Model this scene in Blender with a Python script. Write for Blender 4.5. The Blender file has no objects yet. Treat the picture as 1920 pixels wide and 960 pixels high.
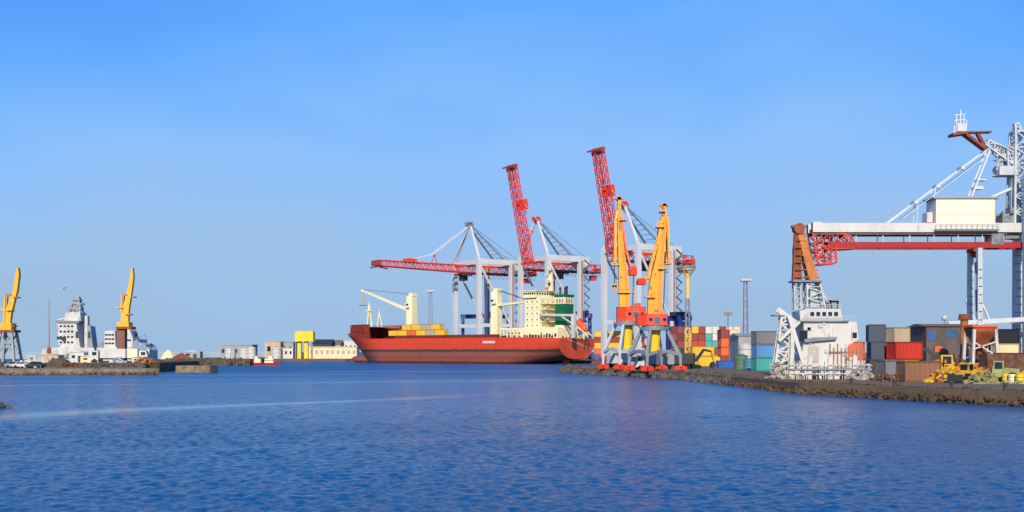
import bpy, bmesh, math, random
import numpy as np
from mathutils import Vector, Matrix
R = math.radians
random.seed(7)
sc = bpy.context.scene
COL = sc.collection

# ------------------------------------------------------------------ camera
F = 2059.0; CX = 960.0; HY = 660.0; CH = 5.0       # focal length in px of the 1920 px photo, horizon row, eye height
cam = bpy.data.cameras.new('camera'); cam.sensor_width = 36; cam.lens = 36*F/1920
cam.shift_y = (HY-480)/1920; cam.clip_end = 60000; cam.clip_start = 0.5
camo = bpy.data.objects.new('camera', cam); COL.objects.link(camo)
camo.location = (0, 0, CH); camo.rotation_euler = (R(90), 0, 0); sc.camera = camo
# ------------------------------------------------------------------ world and sun
SUN = Vector((-0.10, -0.88, 0.44)).normalized()     # towards the sun
el = math.asin(SUN.z); az = math.atan2(SUN.x, SUN.y)
w = bpy.data.worlds.new('World'); sc.world = w; w.use_nodes = True
nt = w.node_tree; bg = nt.nodes['Background']
sky = nt.nodes.new('ShaderNodeTexSky'); sky.sky_type = 'NISHITA'; sky.sun_disc = False
sky.sun_elevation = el; sky.sun_rotation = az; sky.altitude = 0
sky.air_density = 1.0; sky.dust_density = 0.0; sky.ozone_density = 10.0
# the sky's own brightness drives a grade from deep azure aloft to soft haze blue low down
lum = nt.nodes.new('ShaderNodeRGBToBW'); mu = nt.nodes.new('ShaderNodeMath'); mu.operation = 'MULTIPLY'; mu.inputs[1].default_value = .13*.7
gr = nt.nodes.new('ShaderNodeValToRGB'); er = gr.color_ramp.elements
STOPS = [(.0, (.01, .12, .5)), (.165, (.09, .33, .96)), (.235, (.145, .43, 1.0)), (.32, (.27, .53, .97)), (.47, (.345, .54, .81)), (.57, (.345, .51, .72)), (1.0, (.43, .56, .73))]
er[0].position, er[0].color = STOPS[0][0], STOPS[0][1]+(1,); er[1].position, er[1].color = STOPS[-1][0], STOPS[-1][1]+(1,)
for q_, c_ in STOPS[1:-1]: e_ = er.new(q_); e_.color = c_+(1,)
sc_ = nt.nodes.new('ShaderNodeVectorMath'); sc_.operation = 'SCALE'; sc_.inputs['Scale'].default_value = 1/.13
nt.links.new(sky.outputs[0], lum.inputs[0]); tcw = nt.nodes.new('ShaderNodeTexCoord'); mpw = nt.nodes.new('ShaderNodeMapping'); mpw.inputs['Scale'].default_value = (1, 1, 2.6)
nw = nt.nodes.new('ShaderNodeTexNoise'); nw.inputs['Scale'].default_value = 2.3; nw.inputs['Detail'].default_value = 3
rw = nt.nodes.new('ShaderNodeMapRange'); rw.inputs[1].default_value = .3; rw.inputs[2].default_value = .7; rw.inputs[3].default_value = .80; rw.inputs[4].default_value = 1.16
mw = nt.nodes.new('ShaderNodeMath'); mw.operation = 'MULTIPLY'
nt.links.new(tcw.outputs['Generated'], mpw.inputs[0]); nt.links.new(mpw.outputs[0], nw.inputs[0]); nt.links.new(nw.outputs[0], rw.inputs[0])
nt.links.new(lum.outputs[0], mw.inputs[0]); nt.links.new(rw.outputs[0], mw.inputs[1]); nt.links.new(mw.outputs[0], mu.inputs[0]); nt.links.new(mu.outputs[0], gr.inputs[0])
nt.links.new(gr.outputs[0], sc_.inputs[0]); nt.links.new(sc_.outputs[0], bg.inputs['Color'])
bg.inputs['Strength'].default_value = 0.13
sl = bpy.data.lights.new('sun', 'SUN'); sl.energy = 4.6; sl.angle = R(0.5); sl.color = (1, 0.9, 0.76)
so = bpy.data.objects.new('sun', sl); COL.objects.link(so)
so.rotation_euler = SUN.to_track_quat('Z', 'Y').to_euler()
sc.view_settings.view_transform = 'Standard'; sc.view_settings.look = 'None'
sc.view_settings.exposure = 0.0; sc.view_settings.gamma = 1

# ------------------------------------------------------------------ helpers
def W(px, py, d): return Vector(((px-CX)*d/F, d, CH-(py-HY)*d/F))
def lin(c):
    return tuple((v/255/12.92 if v/255 <= .04045 else ((v/255+.055)/1.055)**2.4) for v in c)
MATS = {}
def mat(name, rgb, rough=.5, var=.15, dirt=0., dcol=(70, 55, 45), scale=.5, stretch=1., metal=0., bump=0.):
    """paint or mineral surface: mottled base colour, patches of dirt or rust that run downwards"""
    if name in MATS: return MATS[name]
    m = bpy.data.materials.new(name); m.use_nodes = True; MATS[name] = m
    t = m.node_tree; N = t.nodes; Lk = t.links; b = N['Principled BSDF']
    b.inputs['Roughness'].default_value = rough; b.inputs['Metallic'].default_value = metal
    co = N.new('ShaderNodeTexCoord'); mp = N.new('ShaderNodeMapping'); mp.inputs['Scale'].default_value = (1, 1, 1/stretch)
    Lk.new(co.outputs['Object'], mp.inputs[0])
    n1 = N.new('ShaderNodeTexNoise'); n1.inputs['Scale'].default_value = scale; n1.inputs['Detail'].default_value = 6
    Lk.new(mp.outputs[0], n1.inputs[0])
    c = lin(rgb)
    mx = N.new('ShaderNodeMix'); mx.data_type = 'RGBA'
    mx.inputs[6].default_value = tuple(min(1, v*(1-var)) for v in c)+(1,)
    mx.inputs[7].default_value = tuple(min(1, v*(1+var)) for v in c)+(1,)
    r1 = N.new('ShaderNodeMapRange'); r1.inputs[1].default_value = .35; r1.inputs[2].default_value = .65
    Lk.new(n1.outputs[0], r1.inputs[0]); Lk.new(r1.outputs[0], mx.inputs[0])
    out = mx.outputs[2]
    if dirt > 0:
        n2 = N.new('ShaderNodeTexNoise'); n2.inputs['Scale'].default_value = scale*2.3; n2.inputs['Detail'].default_value = 8
        n2.inputs['Roughness'].default_value = .7
        Lk.new(mp.outputs[0], n2.inputs[0])
        r2 = N.new('ShaderNodeMapRange'); r2.inputs[1].default_value = .68-.3*dirt; r2.inputs[2].default_value = .80-.2*dirt
        Lk.new(n2.outputs[0], r2.inputs[0])
        m2 = N.new('ShaderNodeMix'); m2.data_type = 'RGBA'; m2.inputs[7].default_value = lin(dcol)+(1,)
        Lk.new(r2.outputs[0], m2.inputs[0]); Lk.new(out, m2.inputs[6]); out = m2.outputs[2]
    Lk.new(out, b.inputs['Base Color'])
    if bump:
        bp = N.new('ShaderNodeBump'); bp.inputs['Strength'].default_value = bump; bp.inputs['Distance'].default_value = .3
        n3 = N.new('ShaderNodeTexNoise'); n3.inputs['Scale'].default_value = scale*4; n3.inputs['Detail'].default_value = 6
        Lk.new(co.outputs['Object'], n3.inputs[0]); Lk.new(n3.outputs[0], bp.inputs['Height']); Lk.new(bp.outputs[0], b.inputs['Normal'])
    return m

class MB:
    def __init__(s): s.v = []; s.f = []
    def add(s, vs, fs):
        o = len(s.v); s.v += [tuple(v) for v in vs]; s.f += [tuple(o+i for i in f) for f in fs]; return s
    def box(s, c, d, rz=0):
        cx, cy, cz = c; x, y, z = d[0]/2, d[1]/2, d[2]/2; ca, sa = math.cos(rz), math.sin(rz)
        vs = []
        for k in (-z, z):
            for (a, b) in ((-x, -y), (x, -y), (x, y), (-x, y)):
                vs.append((cx+a*ca-b*sa, cy+a*sa+b*ca, cz+k))
        return s.add(vs, [(3, 2, 1, 0), (4, 5, 6, 7), (0, 1, 5, 4), (1, 2, 6, 5), (2, 3, 7, 6), (3, 0, 4, 7)])
    def frame(s, p, q):
        p = Vector(p); q = Vector(q); d = (q-p)
        d = d.normalized() if d.length > 1e-6 else Vector((0, 0, 1))
        up = Vector((0, 0, 1)) if abs(d.z) < .95 else Vector((0, 1, 0))
        a = d.cross(up).normalized(); b = a.cross(d).normalized()
        return p, q, a, b
    def bar(s, p, q, wd, ht=None, w2=None, h2=None):
        ht = ht or wd; w2 = w2 or wd; h2 = h2 or ht
        p, q, a, b = s.frame(p, q); vs = []
        for (o, ww, hh) in ((p, wd/2, ht/2), (q, w2/2, h2/2)):
            for (i, j) in ((-1, -1), (1, -1), (1, 1), (-1, 1)): vs.append(o+a*ww*i+b*hh*j)
        return s.add(vs, [(0, 1, 2, 3), (7, 6, 5, 4), (4, 5, 1, 0), (5, 6, 2, 1), (6, 7, 3, 2), (7, 4, 0, 3)])
    def tube(s, p, q, r, r2=None, n=8):
        r2 = r if r2 is None else r2; p, q, a, b = s.frame(p, q); vs = []
        for (o, rr) in ((p, r), (q, r2)):
            for i in range(n):
                t = 2*math.pi*i/n; vs.append(o+a*rr*math.cos(t)+b*rr*math.sin(t))
        fs = [(n+i, n+(i+1) % n, (i+1) % n, i) for i in range(n)]
        return s.add(vs, fs+[tuple(range(n)), tuple(range(2*n-1, n-1, -1))])
    def path(s, pts, r, n=5):
        for a, b in zip(pts, pts[1:]): s.tube(a, b, r, r, n)
        return s
    def slab(s, pts, y0, y1):
        """an outline in the x-z plane given thickness along y"""
        n = len(pts); ar = sum(pts[i][0]*pts[(i+1) % n][1]-pts[(i+1) % n][0]*pts[i][1] for i in range(n))
        if ar < 0: pts = pts[::-1]
        vs = [(x, y0, z) for x, z in pts]+[(x, y1, z) for x, z in pts]
        return s.add(vs, [tuple(range(n)), tuple(range(2*n-1, n-1, -1))]+[(i, n+i, n+(i+1) % n, (i+1) % n) for i in range(n)])
    def prism(s, pts, z0, z1, k=1.0):
        n = len(pts); mx = sum(p[0] for p in pts)/n; my = sum(p[1] for p in pts)/n
        ar = sum(pts[i][0]*pts[(i+1) % n][1]-pts[(i+1) % n][0]*pts[i][1] for i in range(n))
        if ar < 0: pts = pts[::-1]
        vs = [(x, y, z0) for x, y in pts]+[(mx+(x-mx)*k, my+(y-my)*k, z1) for x, y in pts]
        return s.add(vs, [tuple(range(n-1, -1, -1)), tuple(range(n, 2*n))]+[(i, (i+1) % n, n+(i+1) % n, n+i) for i in range(n)])
    def loft(s, rings, close=False, caps=True):
        n = len(rings[0]); vs = [p for r in rings for p in r]; fs = []
        for i in range(len(rings)-1):
            for j in range(n if close else n-1):
                k = (j+1) % n; fs.append((i*n+j, i*n+k, (i+1)*n+k, (i+1)*n+j))
        if caps and close: fs += [tuple(range(n-1, -1, -1)), tuple((len(rings)-1)*n+i for i in range(n))]
        return s.add(vs, fs)
    def ball(s, c, r, seg=12, rings=8, sc3=(1, 1, 1)):
        R_ = []
        for i in range(rings+1):
            t = math.pi*i/rings; rr = max(math.sin(t), .01)
            R_.append([(c[0]+r*sc3[0]*rr*math.cos(2*math.pi*j/seg), c[1]+r*sc3[1]*rr*math.sin(2*math.pi*j/seg), c[2]-r*sc3[2]*math.cos(t)) for j in range(seg)])
        return s.loft(R_, True)
    def lattice(s, p, q, wd, ht, n, cw, dw, w2=None, h2=None):
        """four chords from p to q with zigzag bracing on every side"""
        w2 = w2 or wd; h2 = h2 or ht; p, q, a, b = s.frame(p, q)
        def pt(i, c):
            t = i/n; ww = (wd+(w2-wd)*t)/2; hh = (ht+(h2-ht)*t)/2
            return p+(q-p)*t+a*ww*c[0]+b*hh*c[1]
        cs = [(-1, -1), (1, -1), (1, 1), (-1, 1)]
        for c in cs: s.bar(pt(0, c), pt(n, c), cw)
        for k in range(4):
            c, e = cs[k], cs[(k+1) % 4]
            for i in range(n):
                s.bar(pt(i, c if i % 2 else e), pt(i+1, e if i % 2 else c), dw)
                if i % 2 == 0: s.bar(pt(i, c), pt(i, e), dw)
            s.bar(pt(n, c), pt(n, e), cw)
        return s
    def build(s, name, m, parent=None, smooth=False):
        me = bpy.data.meshes.new(name); me.from_pydata(s.v, [], s.f); me.validate(); me.update()
        bm = bmesh.new(); bm.from_mesh(me); bmesh.ops.recalc_face_normals(bm, faces=bm.faces); bm.to_mesh(me); bm.free()
        me.materials.append(m)
        if smooth:
            for p in me.polygons: p.use_smooth = True
        o = bpy.data.objects.new(name, me); COL.objects.link(o)
        if parent is not None: o.parent = parent
        return o
def build_each(mb, name, m, parent, key=None):
    """every loose piece of the collected mesh becomes a part of its own (pieces with the same key stay together)"""
    n = len(mb.v); up = list(range(n))
    def fd(i):
        while up[i] != i: up[i] = up[up[i]]; i = up[i]
        return i
    for f in mb.f:
        for i in f[1:]: up[fd(i)] = fd(f[0])
    comp = {}
    for i in range(n): comp.setdefault(fd(i), []).append(i)
    grp = {}
    for r, ids in comp.items():
        c = [sum(mb.v[i][k] for i in ids)/len(ids) for k in range(3)]
        grp.setdefault(key(c) if key else r, []).append(r)
    fb = {}
    for f in mb.f: fb.setdefault(fd(f[0]), []).append(f)
    out = []
    for g, rs in grp.items():
        q = MB()
        for r in rs:
            ix = {i: k for k, i in enumerate(comp[r])}
            q.add([mb.v[i] for i in comp[r]], [[ix[i] for i in f] for f in fb.get(r, [])])
        out.append(q.build(name, m, parent))
    return out
def sgy(c): return c[1] > 0
def thing(name, label, cat, loc, rz=0, group=None):
    o = bpy.data.objects.new(name, None); COL.objects.link(o); o.location = loc; o.rotation_euler = (0, 0, rz)
    o.empty_display_size = .5
    o['label'] = label; o['category'] = cat
    if group: o['group'] = group
    return o
def tag(o, label, cat, group=None):
    o['label'] = label; o['category'] = cat
    if group: o['group'] = group
    return o
def struct(o): o['kind'] = 'structure'; return o
def copytree(o, parent=None):
    c = o.copy(); COL.objects.link(c)
    if parent is not None: c.parent = parent
    for ch in [x for x in KIDS.get(o.name, [])]: copytree(ch, c)
    return c
KIDS = {}

# ------------------------------------------------------------------ materials
M_red = mat('crane_red', (228, 64, 36), .45, .15, .12, (110, 40, 25))
M_redd = mat('crane_dark_red', (160, 26, 26), .45, .12, .15, (80, 20, 18))
M_white = mat('crane_white', (202, 202, 200), .45, .05, .18, (150, 128, 112), .25, 4)
M_whites = mat('white_paint', (200, 196, 186), .5, .08, .38, (150, 135, 115), .4, 3)
M_rustside = mat('leg_rust', (160, 118, 104), .7, .15, .3, (95, 60, 48), .3, 4)
M_grey = mat('steel_grey', (120, 126, 134), .5, .1, .2, (80, 72, 66), .4, 2)
M_legd = mat('portal_dark_grey', (128, 132, 138), .5, .1, .25, (80, 74, 70), .4, 3)
M_legg = mat('portal_grey', (182, 184, 186), .5, .08, .22, (88, 80, 78), .4, 3)
M_dark = mat('dark_steel', (48, 50, 54), .6, .2)
M_cable = mat('cable', (60, 64, 72), .6, .1)
M_yel = mat('crane_yellow', (236, 158, 10), .45, .14, .3, (140, 84, 18), .5, 4)
M_yel2 = mat('yellow_paint', (240, 196, 20), .5, .1, .15, (150, 110, 30), .5, 3)
M_yel3 = mat('crane_lemon', (226, 170, 24), .5, .12, .3, (120, 80, 30), .5, 3)
M_or = mat('cabin_orange_red', (222, 62, 28), .45, .08, .12, (130, 40, 24), .6, 3)
M_orange = mat('orange_paint', (236, 92, 30), .45, .08)
M_cream = mat('ship_cream', (238, 226, 176), .5, .05, .14, (186, 150, 100), .25, 5)
M_green = mat('funnel_green', (12, 98, 52), .45, .1)
M_blue = mat('crane_blue', (26, 52, 130), .5, .15, .1)
M_glass = mat('window_glass', (28, 36, 46), .12, .1)
M_deck = mat('deck_brown', (120, 46, 34), .75, .2, .35, (70, 40, 30), .4)
M_rust = mat('rusty_steel', (138, 68, 34), .75, .3, .5, (70, 38, 26), .6, 2)
M_rusto = mat('rusty_orange', (186, 112, 48), .7, .25, .5, (92, 48, 28), .5, 3)
M_towy = mat('tower_yellow', (214, 178, 84), .6, .12, .25, (140, 104, 60), .5, 3)
M_tyre = mat('tyre', (24, 24, 26), .85, .1)
M_conc = mat('concrete', (150, 140, 124), .85, .2, .35, (90, 80, 66), .35, 1, 0, .3)
M_bank = mat('bank_earth', (92, 72, 50), .95, .3, .5, (62, 50, 38), .25, 1, 0, .6)
M_rock = mat('rock', (92, 82, 70), .9, .35, .4, (48, 44, 40), .6, 1, 0, .5)
M_yard = mat('yard_surface', (112, 90, 66), .92, .2, .4, (80, 66, 50), .12, 1, 0, .3)
M_stone = mat('quay_stone', (128, 110, 86), .9, .3, .5, (54, 46, 38), .5, 1, 0, .5)
M_wall = mat('building_cream', (226, 204, 160), .8, .06, .15, (170, 140, 100), .3, 2)
M_grey2 = mat('shed_grey', (150, 152, 150), .7, .1, .2, (100, 98, 92), .3, 2)
M_tan = mat('shed_tan', (190, 168, 134), .8, .1, .2, (130, 108, 80), .3, 2)
M_roofd = mat('roof_dark', (44, 52, 56), .7, .15)
M_roofb = mat('roof_brown', (120, 100, 76), .8, .2)
M_pale = mat('pale_steel', (186, 190, 190), .55, .12, .35, (104, 98, 90), .7, 2)
M_mach = mat('machine_yellow', (214, 164, 34), .6, .2, .5, (92, 70, 44), 1.0)
M_teal = mat('teal_paint', (40, 130, 140), .5, .15)

# ------------------------------------------------------------------ water
def make_water():
    m = bpy.data.materials.new('sea_water'); m.use_nodes = True; t = m.node_tree; N = t.nodes; Lk = t.links
    b = N['Principled BSDF']; b.inputs['Base Color'].default_value = (.0, .073, .205, 1); b.inputs['Specular IOR Level'].default_value = .5; b.inputs['Specular Tint'].default_value = (.2, .85, 1, 1)
    b.inputs['Roughness'].default_value = .13; b.inputs['IOR'].default_value = 1.33
    co = N.new('ShaderNodeTexCoord')
    def noise(sx, sy, rot, sc_, det=4, ro=.55):
        mp = N.new('ShaderNodeMapping'); mp.inputs['Scale'].default_value = (sx, sy, 1); mp.inputs['Rotation'].default_value = (0, 0, R(rot))
        n = N.new('ShaderNodeTexNoise'); n.inputs['Scale'].default_value = sc_; n.inputs['Detail'].default_value = det; n.inputs['Roughness'].default_value = ro
        Lk.new(co.outputs['Object'], mp.inputs[0]); Lk.new(mp.outputs[0], n.inputs[0]); return n.outputs[0]
    def math_(op, a, b_):
        k = N.new('ShaderNodeMath'); k.operation = op
        for i, v in enumerate((a, b_)):
            if isinstance(v, (int, float)): k.inputs[i].default_value = v
            else: Lk.new(v, k.inputs[i])
        return k.outputs[0]
    h = math_('ADD', math_('MULTIPLY', noise(1, .8, 12, 1.3, 4), .55), math_('MULTIPLY', noise(1, .7, -14, 3.4, 4, .6), .32))
    slick = noise(.25, 1, -7, .022, 3, .5)
    mr = N.new('ShaderNodeMapRange'); mr.inputs[1].default_value = .40; mr.inputs[2].default_value = .62
    mr.inputs[3].default_value = .42; mr.inputs[4].default_value = 1.0
    Lk.new(slick, mr.inputs[0])
    chop = N.new('ShaderNodeAttribute'); chop.attribute_name = 'chop'
    rg = N.new('ShaderNodeAttribute'); rg.attribute_name = 'ripple_rough'; Lk.new(rg.outputs['Fac'], b.inputs['Roughness'])
    bp = N.new('ShaderNodeBump'); bp.inputs['Distance'].default_value = 1.0
    Lk.new(h, bp.inputs['Height']); Lk.new(math_('MULTIPLY', math_('MULTIPLY', mr.outputs[0], chop.outputs['Fac']), .95), bp.inputs['Strength']); Lk.new(bp.outputs[0], b.inputs['Normal'])
    # wind waves are real geometry out to 700 m, finest close by; a flat sheet a little lower carries on to the horizon
    rnd = np.random.default_rng(4); NR, NC = 1350, 1000
    yy = 30*np.exp(np.linspace(0, math.log(700/30), NR)); uu = np.linspace(-.6, .6, NC)
    Y = np.repeat(yy[:, None], NC, 1); X = Y*uu[None, :]
    dy = Y*math.log(700/30)/NR; Z = np.zeros_like(X)
    # calm slicks: long bands where the wind ripples die down
    def band(x0, y0, x1, y1, w_, wob):
        L = math.hypot(x1-x0, y1-y0); ux, uy = (x1-x0)/L, (y1-y0)/L
        t = (X-x0)*ux+(Y-y0)*uy; dd = -(X-x0)*uy+(Y-y0)*ux+wob*np.sin(t*.045+x0)+.5*wob*np.sin(t*.13+1)
        ww = w_*(.7+.4*np.sin(t*.06+2)); return np.exp(-(dd/ww)**2)/(1+np.exp((t-L)/6))/(1+np.exp((-t-30)/6))
    calm = .97*band(-46, 74, -4, 130, 7.0, 1.6)+.7*band(-90, 150, 10, 205, 7, 4)+.6*band(-110, 215, -30, 250, 9, 4)+.6*band(-20, 280, 40, 300, 16, 5)+.35*band(-8, 60, 30, 84, 1.5, 1.5)
    calm = np.clip(calm, 0, .93); amp = (1-calm)*(.85+.22*np.sin(X*.05+Y*.09+1.4*np.sin(X*.031+.6))*np.sin(Y*.043+X*.017+2))
    for k in range(72):
        lam = .28*10**(rnd.random()*.68); th = rnd.normal(0, .8)+1.35; q = 2*math.pi/lam
        a_ = .0050*lam*(lam/.5)**-.6*rnd.uniform(.6, 1.3)
        fade = np.clip(lam/(3.2*dy)-.6, 0, 1)
        Z += a_*fade*np.sin(q*(X*math.cos(th)+Y*math.sin(th))+rnd.random()*6.28+.7*np.sin(.11*X+.07*Y+k))
    Z = Z*amp
    Z[-1] = -.1; Z[0] = -.1; Z[:, 0] = -.1; Z[:, -1] = -.1
    co_ = np.stack([X, Y, Z], -1).reshape(-1, 3)
    far = np.array([(-20000, -300, -.1), (20000, -300, -.1), (20000, 30000, -.1), (-20000, 30000, -.1)])
    nv = NR*NC; co_ = np.concatenate([co_, far])
    i = np.arange(NR-1)[:, None]*NC+np.arange(NC-1)[None, :]
    q4 = np.stack([i, i+1, i+NC+1, i+NC], -1).reshape(-1, 4); q4 = np.concatenate([q4, [[nv, nv+1, nv+2, nv+3]]])
    me = bpy.data.meshes.new('water'); me.vertices.add(len(co_)); me.vertices.foreach_set('co', co_.astype(np.float32).ravel())
    me.loops.add(q4.size); me.loops.foreach_set('vertex_index', q4.astype(np.int32).ravel())
    me.polygons.add(len(q4)); me.polygons.foreach_set('loop_start', np.arange(0, q4.size, 4, dtype=np.int32))
    me.polygons.foreach_set('use_smooth', np.ones(len(q4), dtype=bool)); me.update(calc_edges=True)
    at = me.attributes.new('chop', 'FLOAT', 'POINT'); at.data.foreach_set('value', np.concatenate([(1-calm).ravel(), np.ones(4)]).astype(np.float32))
    ar = me.attributes.new('ripple_rough', 'FLOAT', 'POINT'); ar.data.foreach_set('value', np.concatenate([(.13+.27*np.clip((Y-80)/220, 0, 1)*(1-.5*calm)).ravel(), np.full(4, .4)]).astype(np.float32))
    me.materials.append(m); o = bpy.data.objects.new('water', me); COL.objects.link(o); struct(o)
make_water()

# ------------------------------------------------------------------ land
QZ = 1.3
EDGE = [(13, 260), (16, 248), (20, 239), (26, 220), (31, 198), (33, 165), (34.6, 132), (41, 114), (47, 101), (62, 80), (95, 50)]
LAND = EDGE+[(900, 20), (1500, 1500), (-200, 1500), (-200, 640), (-166, 606), (-92, 606), (-84, 574), (-66, 560), (36, 470), (47, 450),
             (33, 412), (34, 372), (36, 330), (29, 300), (16, 275)]
mb = MB(); mb.prism(LAND, -2, QZ); struct(mb.build('quay_ground', M_yard))
# sloping rubble bank in front of the quay
def slope(poly, out, z0, z1, name, m, step=2.0):
    pts = []
    for (a, b) in zip(poly, poly[1:]):
        L = math.hypot(b[0]-a[0], b[1]-a[1]); n = max(1, int(L/step))
        pts += [(a[0]+(b[0]-a[0])*i/n, a[1]+(b[1]-a[1])*i/n) for i in range(n)]
    pts.append(poly[-1]); rings = []
    for i, p in enumerate(pts):
        a = pts[max(0, i-1)]; b = pts[min(len(pts)-1, i+1)]; tx, ty = b[0]-a[0], b[1]-a[1]; L = math.hypot(tx, ty)
        nx, ny = ty/L, -tx/L
        if nx*out[0]+ny*out[1] < 0: nx, ny = -nx, -ny
        r = []
        for k in range(6):
            u = k/5; j = random.uniform(-.22, .22)
            r.append((p[0]+nx*(u*1.7-1.2+j), p[1]+ny*(u*1.7-1.2+j), z1+.14-(z1-z0+.14)*u**1.6+random.uniform(-.12, .12)*(0 < k < 5)))
        rings.append(r)
    mbb = MB(); mbb.loft(rings, False); return struct(mbb.build(name, m))
slope(EDGE, (-1, -.6), -.6, QZ, 'bank', M_bank)
def rocks(poly, n, lo, hi, w0, w1, z0, z1, name, seed, m=None):
    rnd = random.Random(seed); mb = MB(); seg = []
    for a, b in zip(poly, poly[1:]): seg.append((a, b, math.hypot(b[0]-a[0], b[1]-a[1])))
    tot = sum(s[2] for s in seg)
    for _ in range(n):
        t = rnd.random()*tot
        for a, b, L in seg:
            if t <= L: break
            t -= L
        u = t/L; nx, ny = (b[1]-a[1])/L, -(b[0]-a[0])/L
        if ny > 0: nx, ny = -nx, -ny
        v = rnd.random(); off = w0+(w1-w0)*v
        c = (a[0]+(b[0]-a[0])*u+nx*off, a[1]+(b[1]-a[1])*u+ny*off, z1+(z0-z1)*v**(1.6 if name == 'rubble' else 1)+rnd.uniform(-.1, .1))
        r = rnd.uniform(lo, hi); vs = []
        Rm = Matrix.Rotation(rnd.uniform(0, 6.3), 3, Vector((rnd.random()-.5, rnd.random()-.5, rnd.random()-.5)).normalized())
        for (x, y, z) in ((1, 0, 0), (-1, 0, 0), (0, 1, 0), (0, -1, 0), (0, 0, 1), (0, 0, -1), (.7, .7, .5), (-.7, .7, -.4), (.6, -.7, -.5), (-.7, -.6, .6)):
            k = r*rnd.uniform(.75, 1.2); vs.append(Rm @ Vector((x*k, y*k, z*k*.8))+Vector(c))
        bm = bmesh.new()
        for p in vs: bm.verts.new(p)
        bmesh.ops.convex_hull(bm, input=bm.verts); bm.verts.index_update()
        mb.add([p.co[:] for p in bm.verts], [[p.index for p in f.verts] for f in bm.faces]); bm.free()
    o = mb.build(name, m or M_rock); o['kind'] = 'stuff'; return o
rocks([(13, 275)]+EDGE[:6], 1500, .25, .75, -1.2, 1.2, -.1, 1.35, 'riprap', 3)
rocks(EDGE[4:], 4200, .07, .26, -1.3, .72, -.05, 1.40, 'rubble', 4, M_bank)
rocks([(36, 330), (34, 372), (33, 412), (47, 450)], 260, .5, 1.1, -1, 2, 0, 1.6, 'boulders', 5)

# left quays
LQ = [(-200, 236), (-120, 240), (-80, 240), (-77.8, 242), (-84, 252), (-90, 266), (-200, 266)]
mb = MB(); mb.prism(LQ, -2, 1.35); struct(mb.build('pier_ground', M_stone))
LB = [(-200, 268), (-150, 267.4), (-90, 267), (-87, 271), (-94, 330), (-240, 330)]
mb = MB(); mb.prism(LB, -2, 2.35); struct(mb.build('embankment', M_bank))
rocks([(-150, 240.3), (-80, 240), (-77.5, 242)], 420, .2, .5, -.4, .6, -.1, .5, 'rubble', 8)
rocks([(-150, 267.2), (-89, 267)], 700, .25, .6, -.6, 1.0, 1.2, 2.3, 'riprap', 9)
mb = MB(); mb.prism([(-81, 264), (-72.5, 264), (-71.6, 268), (-73, 273), (-81, 273), (-82, 268)], -2, 1.7, .97)
tag(mb.build('mooring_dolphin', M_stone), 'squat stone mooring block standing alone in the water right of the left pier', 'mooring block')
mb = MB(); mb.prism([(-133, 411), (-99, 411), (-96, 418), (-99, 440), (-133, 440)], -2, 2.3); struct(mb.build('breakwater', M_bank))
rocks([(-133, 411), (-98, 411)], 240, .4, .9, -1, 1, 0, 2.4, 'riprap', 10)
rocks([(-46.4, 98), (-45.6, 98), (-45.3, 98.6)], 14, .2, .38, -.3, .3, -.1, .3, 'rocks', 11)

mb = MB(); mb.prism([(-420, 800), (-170, 800), (-170, 812), (-420, 812)], -1, 4.4, .995); mb.prism([(-420, 812.1), (-170, 812.1), (-170, 815), (-420, 815)], -1, 5.2)  # mole added to cover the far sea; distance haze painted as pale blue-grey
tag(mb.build('haze_mole', mat('haze_blue_concrete', (146, 160, 172), .85, .1, .2, (120, 132, 142), .06, 1)), 'long low added mole tinted haze blue, far off on the left behind the piers', 'mole')
# ------------------------------------------------------------------ cargo ship
BEAM = 26.0; ANG = R(40)
HD = Vector((-math.cos(ANG), math.sin(ANG), 0)); SB = Vector((math.sin(ANG), math.cos(ANG), 0))
PORT = Vector(((1044-CX)*446/F, 446, 0)); STERN = PORT+SB*(BEAM/2)
kk = (656-CX)/F; LEN = (STERN.x-kk*STERN.y)/(kk*HD.y-HD.x)
ship = thing('cargo_ship', 'long red cargo ship with cream deckhouse and green banded funnel, moored at the quay', 'ship', STERN, math.pi-ANG)
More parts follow.
